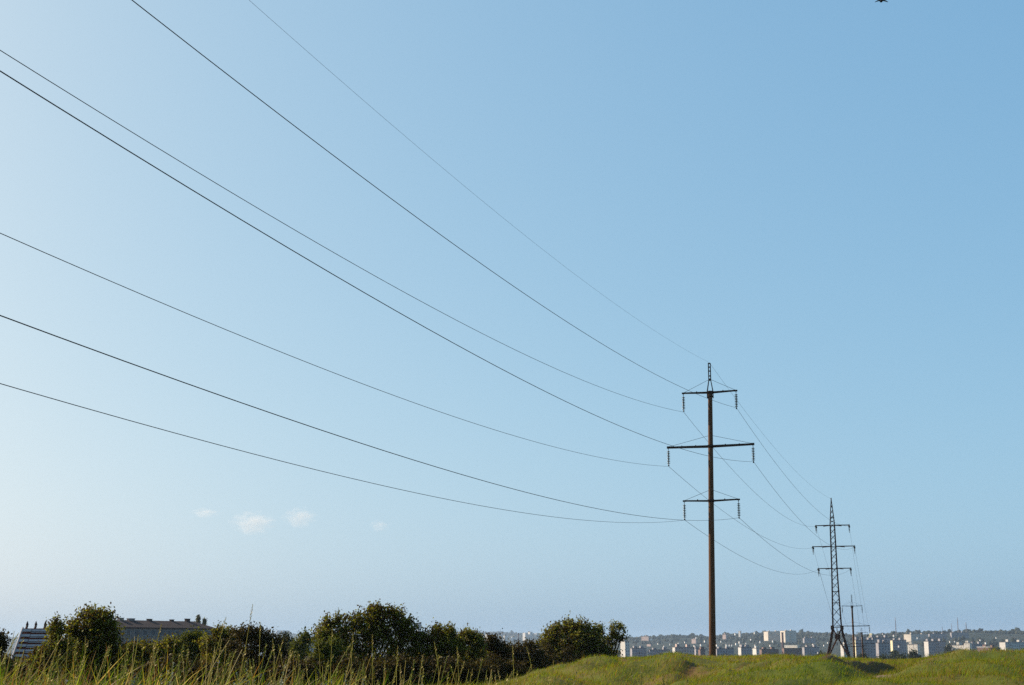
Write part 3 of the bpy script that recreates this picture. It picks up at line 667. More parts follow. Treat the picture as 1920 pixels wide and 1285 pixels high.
# pole on the slope behind the lattice tower, and one farther down
P3t = at(1597.5, 1136, 296); P3 = np.array([P3t[0], 296, P3t[2] - 20.5])
concrete_pole(P3, P3t, [(P3t[2] - .1, 1.95, 2.0, .9), (P3t[2] - 4.1, 3.2, 3.25, .85), (P3t[2] - 8.2, 2.0, 2.0, .85)], 2.2, 'shorter concrete power pole just right of the steel lattice tower', 'concrete power poles', rz=-.30)
P4t = at(1616, 1186, 520); P4 = np.array([P4t[0], 520, P4t[2] - 21])
concrete_pole(P4, P4t, [(P4t[2] - .1, 2.0, 2.0, .9), (P4t[2] - 4.0, 4.2, 4.2, .85), (P4t[2] - 8, 2, 2, .85)], 1.6, 'faint far pole low against the city blocks, right of the shorter concrete pole', 'concrete power poles', r0=.34, r1=.26, rz=-.26)

# lattice tower
TC = np.array([56.05, 250.0]); TZ = (20.95, 17.3, 13.5); TRZ = -.27
TR = ((2.83, 2.83), (3.5, 3.56), (2.72, 2.75))
def lattice_tower():
    zb = -2.35; e = empty('lattice_tower', (TC[0], TC[1], zb), 'rust brown steel lattice pylon with splayed legs on the ridge', 'pylon', rz=TRZ)
    st = M['towersteel']
    hw = lambda z: np.interp(z, [3.4, 9.5, 13.5, 21.0, 25.5], [.80, .62, .53, .44, .06])
    K = lambda sx, sy, z: np.array([sx * hw(z), sy * hw(z), z - zb])
    sq = ((-1, -1), (1, -1), (1, 1), (-1, 1))
    for sx, sy in sq:
        mb = MB(); foot = np.array([sx * 2.05, sy * 2.05, 0.0]); kn = K(sx, sy, 3.4)
        mb.angle(foot, kn, .26, .05, (0, 0, 3)); mb.bar(kn * .5 + foot * .5, (kn * .5 + foot * .5) * (1, .55, 1), .08); mb.box(foot + (0, 0, .1), (.35, 0, 0), (0, .35, 0), (0, 0, .2)); mb.box(kn, (.24, 0, 0), (0, .24, 0), (0, 0, .34)); mb.build('leg', st, e)
    body = MB()
    for sx, sy in sq:
        for z0, z1 in ((3.4, 9.5), (9.5, 13.5), (13.5, 21), (21, 25.4)): body.angle(K(sx, sy, z0), K(sx, sy, z1), .17 if z1 < 22 else .10, .03, (0, 0, (z0 + z1) / 2 - zb))
    zs = [3.4]
    while zs[-1] < 20.6: zs.append(zs[-1] + 2.0 * hw(zs[-1]) * 1.12)
    zs += [21.8, 22.8, 23.7, 24.6]
    for i in range(len(zs) - 1):
        for (a, b) in zip(sq, sq[1:] + sq[:1]):
            body.bar(K(*a, zs[i]), K(*b, zs[i + 1]), .06); body.bar(K(*b, zs[i]), K(*a, zs[i + 1]), .045)
    for z in (3.45, 7.6, 9.5, 13.4, 17.2, 20.9, 22.3):
        for (a, b) in zip(sq, sq[1:] + sq[:1]): body.bar(K(*a, z), K(*b, z), .09)
    body.tube([(0, 0, 25.3 - zb), (0, 0, 25.75 - zb)], [.1, .1], 6); body.build('lattice_body', st, e)
    br = MB()
    for (a, b) in zip(sq, sq[1:] + sq[:1]):
        fa = np.array([a[0] * 2.05, a[1] * 2.05, .1]); fb = np.array([b[0] * 2.05, b[1] * 2.05, .1]); ka = K(*a, 3.4); kb = K(*b, 3.4)
        g = (ka * .72 + fa * .28 + kb * .72 + fb * .28) / 2; n_ = np.array([(a[0] + b[0]) / 2, (a[1] + b[1]) / 2, 0]); t_ = np.array([b[0] - a[0], b[1] - a[1], 0]) / 2
        for q in (fa, fb, ka, kb): br.bar(g, q, .13, .10)
        br.bar(ka * .72 + fa * .28, kb * .72 + fb * .28, .07)
        br.box(g, t_ * .40, n_ * .03, (0, 0, .36)); br.box(g, t_ * .26, n_ * .04, (0, 0, .48))
    br.build('bracing', st, e)
    for z, (al, ar) in zip(TZ, TR):
        q = MB(); zz = z - zb
        for sy in (-1, 1):
            for sg, rc in ((-1, al), (1, ar)):
                q.bar((sg * .3, sy * .46, zz), (sg * rc, sy * .10, zz), .10, .13); q.bar((sg * .3, sy * .46, zz + .0), (sg * rc * .55, sy * .26, zz - .16), .05)
        for sg, rc in ((-1, al), (1, ar)):
            q.bar((sg * (rc - .12), 0, zz), (sg * (rc + .12), 0, zz), .30, .2)
            for f in (.35, .55, .75): q.bar((sg * rc * f, -.46 + .36 * f, zz), (sg * rc * f, .46 - .36 * f, zz), .05)
        q.build('crossarm', st, e)
        for sg, rc in ((-1, al), (1, ar)):
            for fw in (-1, 1):
                q = MB(); disc_string(q, (sg * rc, fw * .12, zz - .05), 8, 1.45, .15, (0, fw, -.16), 8); q.build('insulator_string', M['glassdisc'], e, True)
            q = MB(); y = np.linspace(-1.5, 1.5, 11); q.tube([(sg * rc + .02, k, zz - .32 - 1.05 * (1 - (k / 1.5) ** 2)) for k in y], .022, 5); q.build('jumper_loop', M['wire'], e)
            q = MB(); disc_string(q, (sg * rc, 0, zz - .08), 5, .95, .14); q.build('jumper_insulator', M['glassdisc'], e, True)
lattice_tower()

def tower_end(z_i, side, fw):
    rc = TR[z_i][1 if side > 0 else 0] * side; c, s = math.cos(TRZ), math.sin(TRZ); yl = fw * 1.58
    return np.array([TC[0] + c * rc - s * yl, TC[1] + s * rc + c * yl, TZ[z_i] - .30])

def cable(label, A, f=None, B=None, sag=None, r=.0115, group=None, n=90, s0=-146.0):
    if f is not None:
        s = np.concatenate([np.linspace(s0, -60, 40)[:-1], np.linspace(-60, 0, n)]); A = np.array(A, float)
        P = np.stack([A[0] + DX * s, A[1] + DY * s, A[2] + f[0] * s * s + f[1] * s], 1)
    else:
        A = np.array(A, float); B = np.array(B, float); t = np.linspace(0, 1, n)[:, None]; P = A + (B - A) * t; P[:, 2] -= (4 * sag * t * (1 - t))[:, 0]
    mid = P[0].copy(); mb = MB(); mb.tube(P - mid, r, 6); o = mb.build('power_cable', M['wire'], None, True); o.location = mid
    return tag(o, label, 'cable', group)

GA = 'cables from the concrete pole toward the viewer'
FIT = {'g': (.0006588, .1075919), 'tr': (.0007537, .1216625), 'tl': (.0007828, .1229838), 'mr': (.0007947, .1220046), 'ml': (.0007317, .1103491), 'br': (.0007256, .1078124), 'bl': (.0007214, .1055137)}
cable('faint thin ground wire from the concrete pole tip, highest of all cables', (14.995, 106, 21.2), FIT['g'], r=.0041, group=GA)
LBL = {'tr': 'dark cable from the right end of the top arm, second highest long cable',
       'tl': 'thin cable from the left top arm end, upper of two close long cables',
       'mr': 'bold cable from the right widest arm end, lower of two close long cables',
       'ml': 'cable from the left end of the widest arm, third lowest of the long cables',
       'br': 'bold cable from the right end of the lowest arm, second lowest long cable',
       'bl': 'lowest long cable, sagging from the left lowest arm end over the small clouds'}
for k in ('tr', 'tl', 'mr', 'ml', 'br', 'bl'): cable(LBL[k], ENDS[k], FIT[k], r=.0108 if k[1] == 'r' else .0097, group=GA)
GB = 'cables between the concrete pole and the lattice pylon'
for k, zi, sd, c2, l in (('tr', 0, 1, .00041, 'cable from the top right insulator of the concrete pole down to the pylon'), ('tl', 0, -1, .00042, 'cable from the top left insulator passing behind the concrete shaft to the pylon'),
                      ('mr', 1, 1, .000455, 'cable from the middle right insulator of the concrete pole to the widest pylon arm'), ('ml', 1, -1, .00037, 'cable from the middle left insulator passing behind the pole to the widest pylon arm'),
                      ('br', 2, 1, .00042, 'cable from the lowest right insulator of the concrete pole to the lowest pylon arm'), ('bl', 2, -1, .00037, 'lowest slack cable between the concrete pole and the pylon')):
    cable(l, ENDS[k], None, tower_end(zi, sd, -1), c2 * 149 ** 2 / 4, r=.0125, group=GB)
cable('faint ground wire from the tip of the concrete pole to the peak of the pylon', (14.995, 106, 21.2), None, (TC[0], TC[1], 25.6), 1.6, r=.008, group=GB)
GC = 'cables dropping from the pylon to the next pole'
c3, s3 = math.cos(-.30), math.sin(-.30)
for zi, sd, dz, rc, l in ((0, -1, .1, 1.95, 'cable dropping from the left end of the top pylon arm'), (0, 1, .1, 2.0, 'cable dropping from the right end of the top pylon arm'), (1, -1, 4.1, 3.2, 'cable dropping from the left end of the widest pylon arm'),
                      (1, 1, 4.1, 3.25, 'cable dropping from the right end of the widest pylon arm'), (2, -1, 8.2, 2.0, 'cable dropping from the left end of the lowest pylon arm'), (2, 1, 8.2, 2.0, 'cable dropping from the right end of the lowest pylon arm')):
    cable(l, tower_end(zi, sd, 1), None, (P3t[0] + c3 * rc * sd, P3t[1] + s3 * rc * sd, P3t[2] - dz - 1.32), .35, r=.012, group=GC, n=30)
    cable(l.replace('dropping from', 'running on past the next pole, from'), (P3t[0] + c3 * rc * sd, P3t[1] + s3 * rc * sd, P3t[2] - dz - 1.32), None,
          (P4t[0] + math.cos(-.26) * (rc if zi != 1 else 4.2) * sd, P4t[1] + math.sin(-.26) * (rc if zi != 1 else 4.2) * sd, P4t[2] - (.1, 4.0, 8.0)[zi] - 1.32), 2.0, r=.014, group='cables from the shorter concrete pole down to the far pole', n=40)

# ------------------------------------------------------------------ the far city
WALL = {
    'white': mat_facade('white_panel_block', (.52, .50, .47), (.10, .11, .14)),
    'grey': mat_facade('grey_panel_block', (.26, .25, .27), (.06, .065, .09)),
    'beige': mat_facade('beige_panel_block', (.55, .49, .41), (.10, .10, .12)),
    'pink': mat_facade('pinkish_brick_block', (.48, .36, .32), (.08, .07, .09)),
    'brick': mat_facade('brown_brick_block', (.16, .095, .08), (.05, .05, .06)),
    'sunny': mat_facade('white_block_windows_both_ways', (.56, .53, .47), (.22, .20, .19), gable=False, wx=(.34, .64)),
    'cream': mat_facade('yellowish_block', (.66, .60, .38), (.12, .12, .13)),
}
M['roofing'] = mat_plain('bitumen_roof', (.05, .05, .055), (.10, .09, .09), .2, .9)
M['whiteroof'] = mat_plain('white_sheet_roof', (.66, .65, .62), (.80, .78, .74), .3, .6)
M['brickstack'] = mat_plain('dark_red_brick', (.09, .045, .04), (.15, .08, .07), .5, .9)
M['mast'] = mat_plain('mast_steel', (.16, .13, .13), (.26, .2, .2), .5, .6)

def block(xl, xm, xr, top, Y, wall, label, phi=.35, storeys=None, foot=None, roof='roofing', huts=2, Hmin=14, name='apartment_block', group='apartment blocks of the far city', side=1, sunlit_end=None):
    """corner nearest the viewer at px xm; left gable spans xl..xm, long front xm..xr"""
    c = at(xm, top, Y); zt = c[2]; o = np.array([c[0], Y]); f = np.array([math.cos(phi), math.sin(phi)]); g = np.array([-math.sin(phi), math.cos(phi)])
    def reach(px, d):
        r = ray(px, HOR); k = r[0] / r[1]; return (k * o[1] - o[0]) / (d[0] - k * d[1])
    Lf = abs(reach(xr, f)) if xr > xm else 12.0; Wg = abs(reach(xl, g)) if xl < xm else 12.0; Lf = min(max(Lf, 5), 260); Wg = min(max(Wg, 5), 90)
    H = max(Hmin, zt - float(terrain(*o)) + 3) if foot is None else zt - at(xm, foot, Y)[2]
    e = empty(name, (o[0], o[1], zt - H), label, 'building', group, phi)
    mb = MB(); mb.abox(0, Lf, 0, Wg, 0, H); mb.build('wall', WALL[wall], e)
    if sunlit_end:
        mb = MB(); mb.abox(-.25, -.003, .4, Wg - .4, 0, H - .3); mb.build('sunlit_gable', WALL[sunlit_end], e)  # sunlit end: light put into its own, mostly paler, wall colour
    mb = MB(); mb.abox(-.3, Lf + .3, -.3, Wg + .3, H, H + .45); rf = mb.build('roof', M[roof], e)
    for i in range(huts):
        x = Lf * (i + .5 + R.uniform(-.15, .15)) / huts; mb = MB(); mb.abox(x - 1.8, x + 1.8, Wg * .35, Wg * .35 + 3.5, H + .45, H + .45 + R.uniform(1.6, 3)); mb.build('stair_head', WALL[wall], rf)
    if Lf > 16 and wall != 'brick' and Hmin > 8:
        nb = max(1, int(Lf // 16))
        for i in range(nb):
            x = Lf * (i + .5) / nb; mb = MB()
            for z in np.arange(3.2, H - 2, 3.0): mb.abox(x - 2.6, x + 2.6, -1.2, -.004, z - .15, z + .95)
            mb.build('balcony_stack', WALL[wall], e)
    return e

block(1163.5, 1172, 1180, 1203, 1500, 'white', 'narrow white sunlit tower block just right of the thin yellow-tufted tree', .55, huts=1)
block(1203, 1216, 1219, 1193.5, 4000, 'pink', 'pinkish square block alone on the green hillside left of the concrete pole', .9, foot=1202, huts=1)
block(1213, 1220, 1222, 1208, 3000, 'pink', 'small pale block lower on the slope under the pinkish square block', .8, foot=1212.5, huts=0, Hmin=5)
block(1261, 1266, 1302, 1214, 1500, 'pink', 'long low block with sunlit white end wall left of the concrete pole foot', .32, sunlit_end='white')
block(1297, 1304.5, 1307, 1198.5, 3800, 'pink', 'pale pink cube building on the slope directly left of the concrete pole', .8, foot=1207, huts=1)
block(1303, 1305, 1312, 1217, 1650, 'grey', 'bluish grey block wedged right beside the left side of the pole foot', .3, huts=1)
block(1312, 1313, 1322, 1218.5, 1450, 'brick', 'dark brown block touching the pole foot on its left', .3, huts=1)
block(1355.5, 1361, 1365, 1190, 3800, 'pink', 'small pinkish tower on the skyline right of the concrete pole', .8, foot=1199, huts=1)
block(1385.5, 1388, 1390, 1183.5, 3900, 'white', 'slim white tower on the far hillside above the small city', .8, foot=1195, huts=0)
block(1384, 1390, 1409, 1214, 1600, 'grey', 'low block with one sunlit white end in the city right of the pole', .35, sunlit_end='white')
block(1411, 1418, 1428, 1216, 1550, 'white', 'pale bluish low block next to the block with one sunlit white end', .35, huts=1)
block(1433, 1440, 1466, 1184.5, 3500, 'beige', 'large beige slab on the skyline, its left half', .42, foot=1202)
block(1464, 1472, 1494, 1183.0, 3450, 'beige', 'large beige slab on the skyline behind the red chimney, its right half', .42, foot=1205)
block(1506, 1508, 1530, 1197, 3200, 'grey', 'dim grey block on the hillside left of the lattice pylon', .3, foot=1206)
block(1471, 1495, 1500, 1211, 1800, 'sunny', 'long low white building glowing in the sun under the red chimney', .75, huts=0, roof='whiteroof')
block(1469, 1470, 1503, 1216, 1500, 'brick', 'long dark shed in front of the glowing low white building', .2, Hmin=8, huts=0)
block(1505, 1508, 1536, 1214, 1700, 'grey', 'dark grey block left of the pylon legs', .3)
block(1576, 1582.5, 1594, 1209, 1600, 'white', 'white sunlit tower framed between the pylon legs', .5, sunlit_end='white', huts=1)
block(1600.5, 1604.8, 1640, 1200.5, 1500, 'grey', 'big grey block whose sunlit end wall touches the shorter concrete pole', .3, sunlit_end='cream', huts=3)
block(1629, 1636, 1670, 1196, 1720, 'grey', 'tallest grey slab right of the shorter concrete pole with a yellow roof house', .3, huts=3)
block(1629.5, 1636.5, 1638, 1193, 1780, 'cream', 'yellowish lit tower top behind the tallest grey slab', .8, huts=1)
block(1669.5, 1674, 1700, 1201, 1800, 'grey', 'grey slab with a yellow-lit narrow end right of the tallest slab', .35, sunlit_end='cream')
block(1696, 1708, 1742, 1189.5, 3000, 'beige', 'pale slab high on the slope with long blue-shaded front', .6, foot=1204)
block(1742, 1743, 1777, 1189, 3000, 'grey', 'blue-shaded long slab high on the slope, left of two', .2, foot=1204)
block(1783, 1784, 1818, 1186.5, 3000, 'grey', 'blue-shaded long slab high on the slope, right of two', .2, foot=1202)
block(1702, 1712, 1714, 1208.5, 1700, 'sunny', 'white sunlit block with a dark slit, first of a bright pair', .75, huts=1)
block(1714.5, 1720, 1722, 1208, 1690, 'sunny', 'narrow white sunlit block, second of a bright pair', .75, huts=0)
block(1733, 1741, 1774, 1203, 1700, 'grey', 'bulky grey block with a tall sunlit white end right of the bright pair', .4, sunlit_end='white', huts=3)
block(1781, 1809, 1812, 1210, 1700, 'sunny', 'long white sunlit facade near the right of the city', .72, huts=2)
block(1808, 1818, 1821, 1206, 1680, 'sunny', 'taller white wing at the end of the long sunlit facade', .72, huts=1)
block(1821, 1822, 1846, 1208, 1900, 'grey', 'dim grey block right of the sunlit facade', .3)
block(1832, 1855, 1858, 1214, 1450, 'brick', 'low brown workshop with a bright white roof edge', .7, Hmin=8, roof='whiteroof', huts=1)
block(1855, 1857, 1876, 1215.5, 1420, 'brick', 'low red-brown brick building right of the white roofed workshop', .3, Hmin=8, huts=1)
block(1874.5, 1885.5, 1925, 1204.5, 1600, 'white', 'broad block with a tall white gable at the right edge of the city', .5, sunlit_end='white', huts=2)
block(1645, 1647, 1668, 1206, 1450, 'grey', 'nearer grey block in front of the tallest slab', .3)
block(1340, 1344, 1376, 1217, 1500, 'grey', 'long dim block directly right of the concrete pole foot', .3)
block(1426, 1428, 1460, 1218, 1500, 'brick', 'low dark brown block behind the top of the mound', .3)
block(1182, 1185, 1212, 1216, 1550, 'grey', 'long shaded grey block right of the narrow white tower', .3)
block(1216, 1218, 1256, 1219, 1550, 'grey', 'low shaded grey block in the middle between narrow tower and long low block', .3)
# hazier blocks seen above and between the left bushes
block(517, 519, 541, 1182.5, 9600, 'grey', 'very pale hazy slab on the horizon, tallest of those left of the tallest bush', .25, foot=1194)
block(492, 494, 508, 1187, 9600, 'grey', 'very pale hazy block on the horizon beside the tallest hazy slab', .25, foot=1195)
block(782, 784, 789.5, 1169, 3600, 'grey', 'lone hazy tower block peeping out at the right side of the tallest bush', .3, huts=0)
block(574, 576, 600, 1198, 1600, 'grey', 'dark shaded block glimpsed left of the tallest bush', .3, huts=1)
for x0, x1, x2, t_, l in [(944, 946, 953, 1192, 'first hazy white tower from the left above the low hedge'), (958, 960, 968, 1194, 'second hazy tower above the low hedge'), (980, 985, 989, 1187, 'tallest hazy white tower above the low hedge'),
                     (990, 994, 999, 1185.5, 'hazy white tower next to the tallest one above the low hedge'), (1002, 1006, 1012, 1188, 'hazy tower at the left edge of the domed tree'), (910, 914, 921, 1190, 'hazy pale block above the small dark bush with bent twigs'), (842, 845, 862, 1188, 'hazy pale block above the gap right of the peaked bush')]:
    block(x0, x1, x2, t_, 6800, 'white', l, .6, foot=1206, huts=1, group='hazy towers above the bushes')

def chimney_stack(px, w_, top, Y, label):
    k = Y / FPX; t = at(px, top, Y); zb = float(terrain(t[0], Y)) - 2; H = t[2] - zb; e = empty('factory_chimney', (t[0], Y, zb), label, 'chimney')
    mb = MB(); r = w_ * k / 2; z = np.linspace(0, H, 8); mb.tube([(0, 0, q) for q in z], r * np.linspace(1.15, .8, 8), 14); mb.build('shaft', M['brickstack'], e, True)
    mb = MB(); mb.tube([(0, 0, H - 1.2), (0, 0, H + .4)], [r * .95, r * 1.0], 14); mb.build('rim', M['steel'], e)
chimney_stack(1467, 4.4, 1186.5, 2400, 'dark red brick chimney in front of the large beige slab')
chimney_stack(972, 2.2, 1188, 3000, 'dark slim chimney among the hazy towers')

def mast(px, top, Y, label, wpx=1.3, cross=False, low=14):
    t = at(px, top, Y); k = Y / FPX; zb = float(terrain(t[0], Y)); H = t[2] - zb; e = empty('antenna_mast', (t[0], Y, zb), label, 'mast', 'radio masts on the far ridge')
    w_ = wpx * k; mb = MB()
    for sx, sy in ((-1, -1), (1, -1), (0, 1)): mb.bar((sx * w_ * .6, sy * w_ * .5, 0), (sx * w_ * .3, sy * w_ * .25, H * .8), w_ * .3)
    for z in np.linspace(.05, .78, 9): mb.bar((-w_ * .55 * (1 - z * .5), -w_ * .4 * (1 - z * .5), H * z), (w_ * .55 * (1 - z * .5), -w_ * .4 * (1 - z * .5), H * (z + .06)), w_ * .2)
    mb.build('lattice', M['mast'], e)
    mb = MB(); mb.bar((0, 0, H * .78), (0, 0, H), w_ * .45); mb.build('aerial', M['mast'], e)
    if cross:
        mb = MB(); mb.bar((-w_ * 3, 0, H * .86), (w_ * 3, 0, H * .86), w_ * .45); mb.bar((-w_ * 2.2, 0, H * .74), (w_ * 2.2, 0, H * .74), w_ * .4); mb.build('crossbar', M['mast'], e)
for a in [(1678.5, 1158, 3400, 'tall radio mast on the ridge right of the shorter concrete pole'), (1795, 1158, 3500, 'tallest thin radio mast near the right on the far ridge'), (1811, 1167, 3500, 'shorter mast right beside the tallest thin mast'),
          (1784, 1169, 3500, 'faint short mast left of the tallest thin mast', .9), (1766.5, 1175, 3500, 'tiny stub mast on the ridge well left of the tallest thin mast', .9), (868.5, 1172, 2200, 'spindly mast with crossbars above the olive pointed bush', 1.0, True)]: mast(*a)

# small white houses scattered over the slope
M['limewash'] = mat_plain('limewashed_wall', (.70, .68, .63), (.82, .80, .75), .4, .85); M['tile'] = mat_plain('old_tile_roof', (.14, .07, .05), (.22, .12, .09), .5, .9)
hm = None
H_PX = [(1221, 1198, 4000), (1245, 1212, 2600), (1290, 1210.5, 2600), (1302, 1211, 2500), (1314, 1209, 2600), (1305, 1196, 4000), (1321.5, 1202, 3600), (1344, 1209.5, 2600), (1362, 1209.5, 2600), (1367.5, 1209.5, 2500), (1372, 1209.5, 2550), (1380, 1207, 2700),
        (1386.5, 1204, 2900), (1388, 1209.5, 2500), (1415.5, 1209.5, 2500), (1425, 1203, 3000), (1444, 1210, 2500), (1378.5, 1188.5, 4200), (1415, 1186.5, 4300), (1430, 1192.5, 4000), (1449, 1202, 3200), (1533.5, 1224, 1500), (1611.5, 1199, 2600), (1675.5, 1191.5, 3300), (1683.5, 1201.5, 2300),
        (1697, 1200.5, 2300), (1692, 1200, 2350), (1685, 1211.5, 1700), (1848, 1205.5, 2300), (1890.5, 1203.5, 2300), (1918, 1203.5, 2300), (1823, 1205, 2300), (1790, 1202.5, 2400), (1775, 1211, 2000), (1781, 1203, 2350), (1720, 1196, 2900), (1545, 1210, 2500), (1552, 1205, 2900), (1234, 1207, 3000), (1256, 1208, 3000), (1272, 1206, 3000), (1284, 1204, 3200),
        (1335, 1205, 3100), (1352, 1203, 3200), (1399, 1206, 2900), (1408, 1199, 3500), (1512, 1211, 2500), (1524, 1208, 2700), (581, 1192.5, 5200), (1645, 1193, 3100), (1655, 1189, 3500), (1838, 1200, 2700), (1868, 1196, 3000), (1902, 1198, 2800)]
proto = None
for i, (px, py, Y) in enumerate(H_PX):
    c = at(px, py, Y); kk = Y / FPX; S = kk * (2.0 if i < 32 else 1.5); lab = 'tiny white house, a pale speck on the far built-up slope'
    if proto is None:
        e = empty('small_house', c, lab, 'house', 'tiny white houses over the far slope')
        a = MB(); a.abox(-.55, .55, -.5, .5, -1.6, .35); a.build('wall', M['limewash'], e)
        a = MB(); a.add([(-.62, -.6, .35), (.62, -.6, .35), (.62, .6, .35), (-.62, .6, .35), (0, -.6, .72), (0, .6, .72)], [[0, 4, 5, 3], [1, 2, 5, 4], [0, 1, 4], [3, 5, 2], [0, 3, 2, 1]]); a.build('roof', M['tile'], e)
        proto = e
    else:
        e = proto.copy(); COL.objects.link(e); e.location = c
        for ch in proto.children:
            q = ch.copy(); COL.objects.link(q); q.parent = e
    e.scale = (S, S, S * .9); e.rotation_euler = (0, 0, R.uniform(.4, 1.0))

# far woods: thousands of ragged crowns over the hills and between the houses
def far_woods():
    bm_v = []; bm_f = []; nV = 0
    # unit crown: ragged star of leaf-mass facets
    def crown_unit(seed):
        g = np.random.default_rng(seed); t = (1 + 5 ** .5) / 2
        v = np.array([(-1, t, 0), (1, t, 0), (-1, -t, 0), (1, -t, 0), (0, -1, t), (0, 1, t), (0, -1, -t), (0, 1, -t), (t, 0, -1), (t, 0, 1), (-t, 0, -1), (-t, 0, 1)], float); v /= np.linalg.norm(v[0])
        f = [(0, 11, 5), (0, 5, 1), (0, 1, 7), (0, 7, 10), (0, 10, 11), (1, 5, 9), (5, 11, 4), (11, 10, 2), (10, 7, 6), (7, 1, 8), (3, 9, 4), (3, 4, 2), (3, 2, 6), (3, 6, 8), (3, 8, 9), (4, 9, 5), (2, 4, 11), (6, 2, 10), (8, 6, 7), (9, 8, 1)]
        vs = [tuple(p) for p in v]; fs = []; cache = {}
        def mid(a, b):
            k = (min(a, b), max(a, b))
            if k not in cache:
                m = (np.array(vs[a]) + vs[b]) / 2; m /= np.linalg.norm(m); vs.append(tuple(m)); cache[k] = len(vs) - 1
            return cache[k]
        for a, b, c in f:
            x, y, z = mid(a, b), mid(b, c), mid(c, a); fs += [(a, x, z), (b, y, x), (c, z, y), (x, y, z)]
        V = np.array(vs); V *= (1 + g.normal(0, .22, len(V)))[:, None]; return V, np.array(fs)
    units = [crown_unit(s) for s in range(8)]
    n = 7000; u = R.uniform(430, 1990, n); D = ridge_dist(u); fr = np.concatenate([R.uniform(.97, 1.02, n // 3), R.uniform(.33, 1.0, n - n // 3)])
    yy = D * fr; x = (u - CX) / FPX * yy; dens = fbm(x * .006, yy * .003, 3)
    keep = (dens > -.08) | (fr > .96); u, yy, x, fr = u[keep], yy[keep], x[keep], fr[keep]; z = terrain(x, yy)
    sz = R.uniform(2.0, 3.9, len(x)) * np.interp(yy, [1200, 4000, 12000], [1, 1.1, 2.2]) * (1 + .8 * (R.random(len(x)) > .95)); tall = R.uniform(.85, 1.5, len(x))
    Vs = []; Fs = []; b = 0
    for i in range(len(x)):
        V, F = units[i % 8]; a = R.uniform(0, 6.28); c, s = math.cos(a), math.sin(a)
        W = np.stack([V[:, 0] * c - V[:, 1] * s, V[:, 0] * s + V[:, 1] * c, V[:, 2] * tall[i]], 1) * sz[i] + (x[i], yy[i], z[i] + sz[i] * .75); Vs.append(W); Fs.append(F + b); b += len(V)
    m = mat_leaf('far_wood_leaf', [(0, (.008, .013, .009)), (.5, (.015, .022, .013)), (1, (.034, .036, .020))], .05, .01, .3)
    o = link_mesh('far_woods', np.vstack(Vs), np.vstack(Fs), m); tag(o, 'dark blue-green woods over the hills behind the city', 'woods', kind='stuff')
far_woods()

# a few dark trees standing between the city blocks
for px, top, w_, Y, l in [(1677, 1218, 4, 900, 'dark pointed tree before the grey slabs right of the pylon'), (1778, 1209, 4, 1300, 'dark bushy tree beside the left end of the long sunlit facade'), (1714, 1219, 8, 800, 'dark rounded tree below the bright pair of white blocks'), (1617, 1225, 8, 700, 'dark rounded tree low beside the shorter concrete pole'),
                       (1655, 1227, 10, 650, 'wide dark tree in the dip of the mound'), (1690, 1226, 9, 620, 'dark tree behind the dip, right of the widest one'), (1540, 1222, 7, 900, 'dark rounded tree at the left legs of the pylon')]:
    tree('valley_tree', l, 'tree', Y, [(px, top + 5, w_ * .8, 5), (px - w_ * .4, top + 11, w_ * .9, 7), (px + w_ * .5, top + 12, w_ * .9, 7), (px, top + 20, w_ * 1.3, 9)], 1500, .9 * Y / 900, M['leaf_grey'], 'dark trees in front of the city', 1.0 * Y / 900, trunk_r=.3)

# ------------------------------------------------------------------ bird at the top edge
def bird():
    Y = 60.0; k = Y / FPX; c = at(1652.5, 1.2, Y)
    e = empty('bird', c, 'dark bird gliding at the very top edge of the sky', 'bird')
    mb = MB(); f = np.array([.12, 1., 0]); f /= np.linalg.norm(f); s = np.array([f[1], -f[0], 0])
    e.scale = (1.12, 1.12, 1.12); e.rotation_euler = (rad(2), rad(2), 0)
    prof = [(-.20, .012, .0), (-.14, .03, .0), (-.06, .052, -.01), (.03, .06, -.012), (.09, .045, 0), (.12, .032, .012), (.15, .034, .018), (.175, .026, .016), (.19, .010, .012), (.215, .002, .006)]
    mb.tube([f * a + np.array([0, 0, z]) for a, _, z in prof], [r for _, r, _ in prof], 10)
    V = []
    for sd in (-1, 1):
        ws = [(.03, .15, 0, .02), (.09, .16, .02, .04), (.15, .15, .0, .03), (.21, .11, -.04, .0), (.26, .04, -.09, -.05)]
        top = [];
        for w_, ch, z, sw in ws: top += [s * sd * w_ + f * (sw + ch * .45) + (0, 0, z), s * sd * w_ + f * sw + (0, 0, z + .016), s * sd * w_ + f * (sw - ch * .55) + (0, 0, z - .004), s * sd * w_ + f * sw + (0, 0, z - .006)]
        F = []
        for i in range(len(ws) - 1):
            for j in range(4): F.append([4 * i + j, 4 * i + (j + 1) % 4, 4 * i + 4 + (j + 1) % 4, 4 * i + 4 + j])
        F += [[0, 3, 2, 1], [16, 17, 18, 19]]; mb.add(top, F)
    mb.add([f * -.17 + s * .02, f * -.17 - s * .02, f * -.33 - s * .06, f * -.33 + s * .06, f * -.17 + np.array([0, 0, .012]), f * -.32 + np.array([0, 0, .006])], [[0, 3, 2, 1], [0, 4, 5, 3], [4, 1, 2, 5]])
    mb.build('body', M['bird'], e, True)
bird()

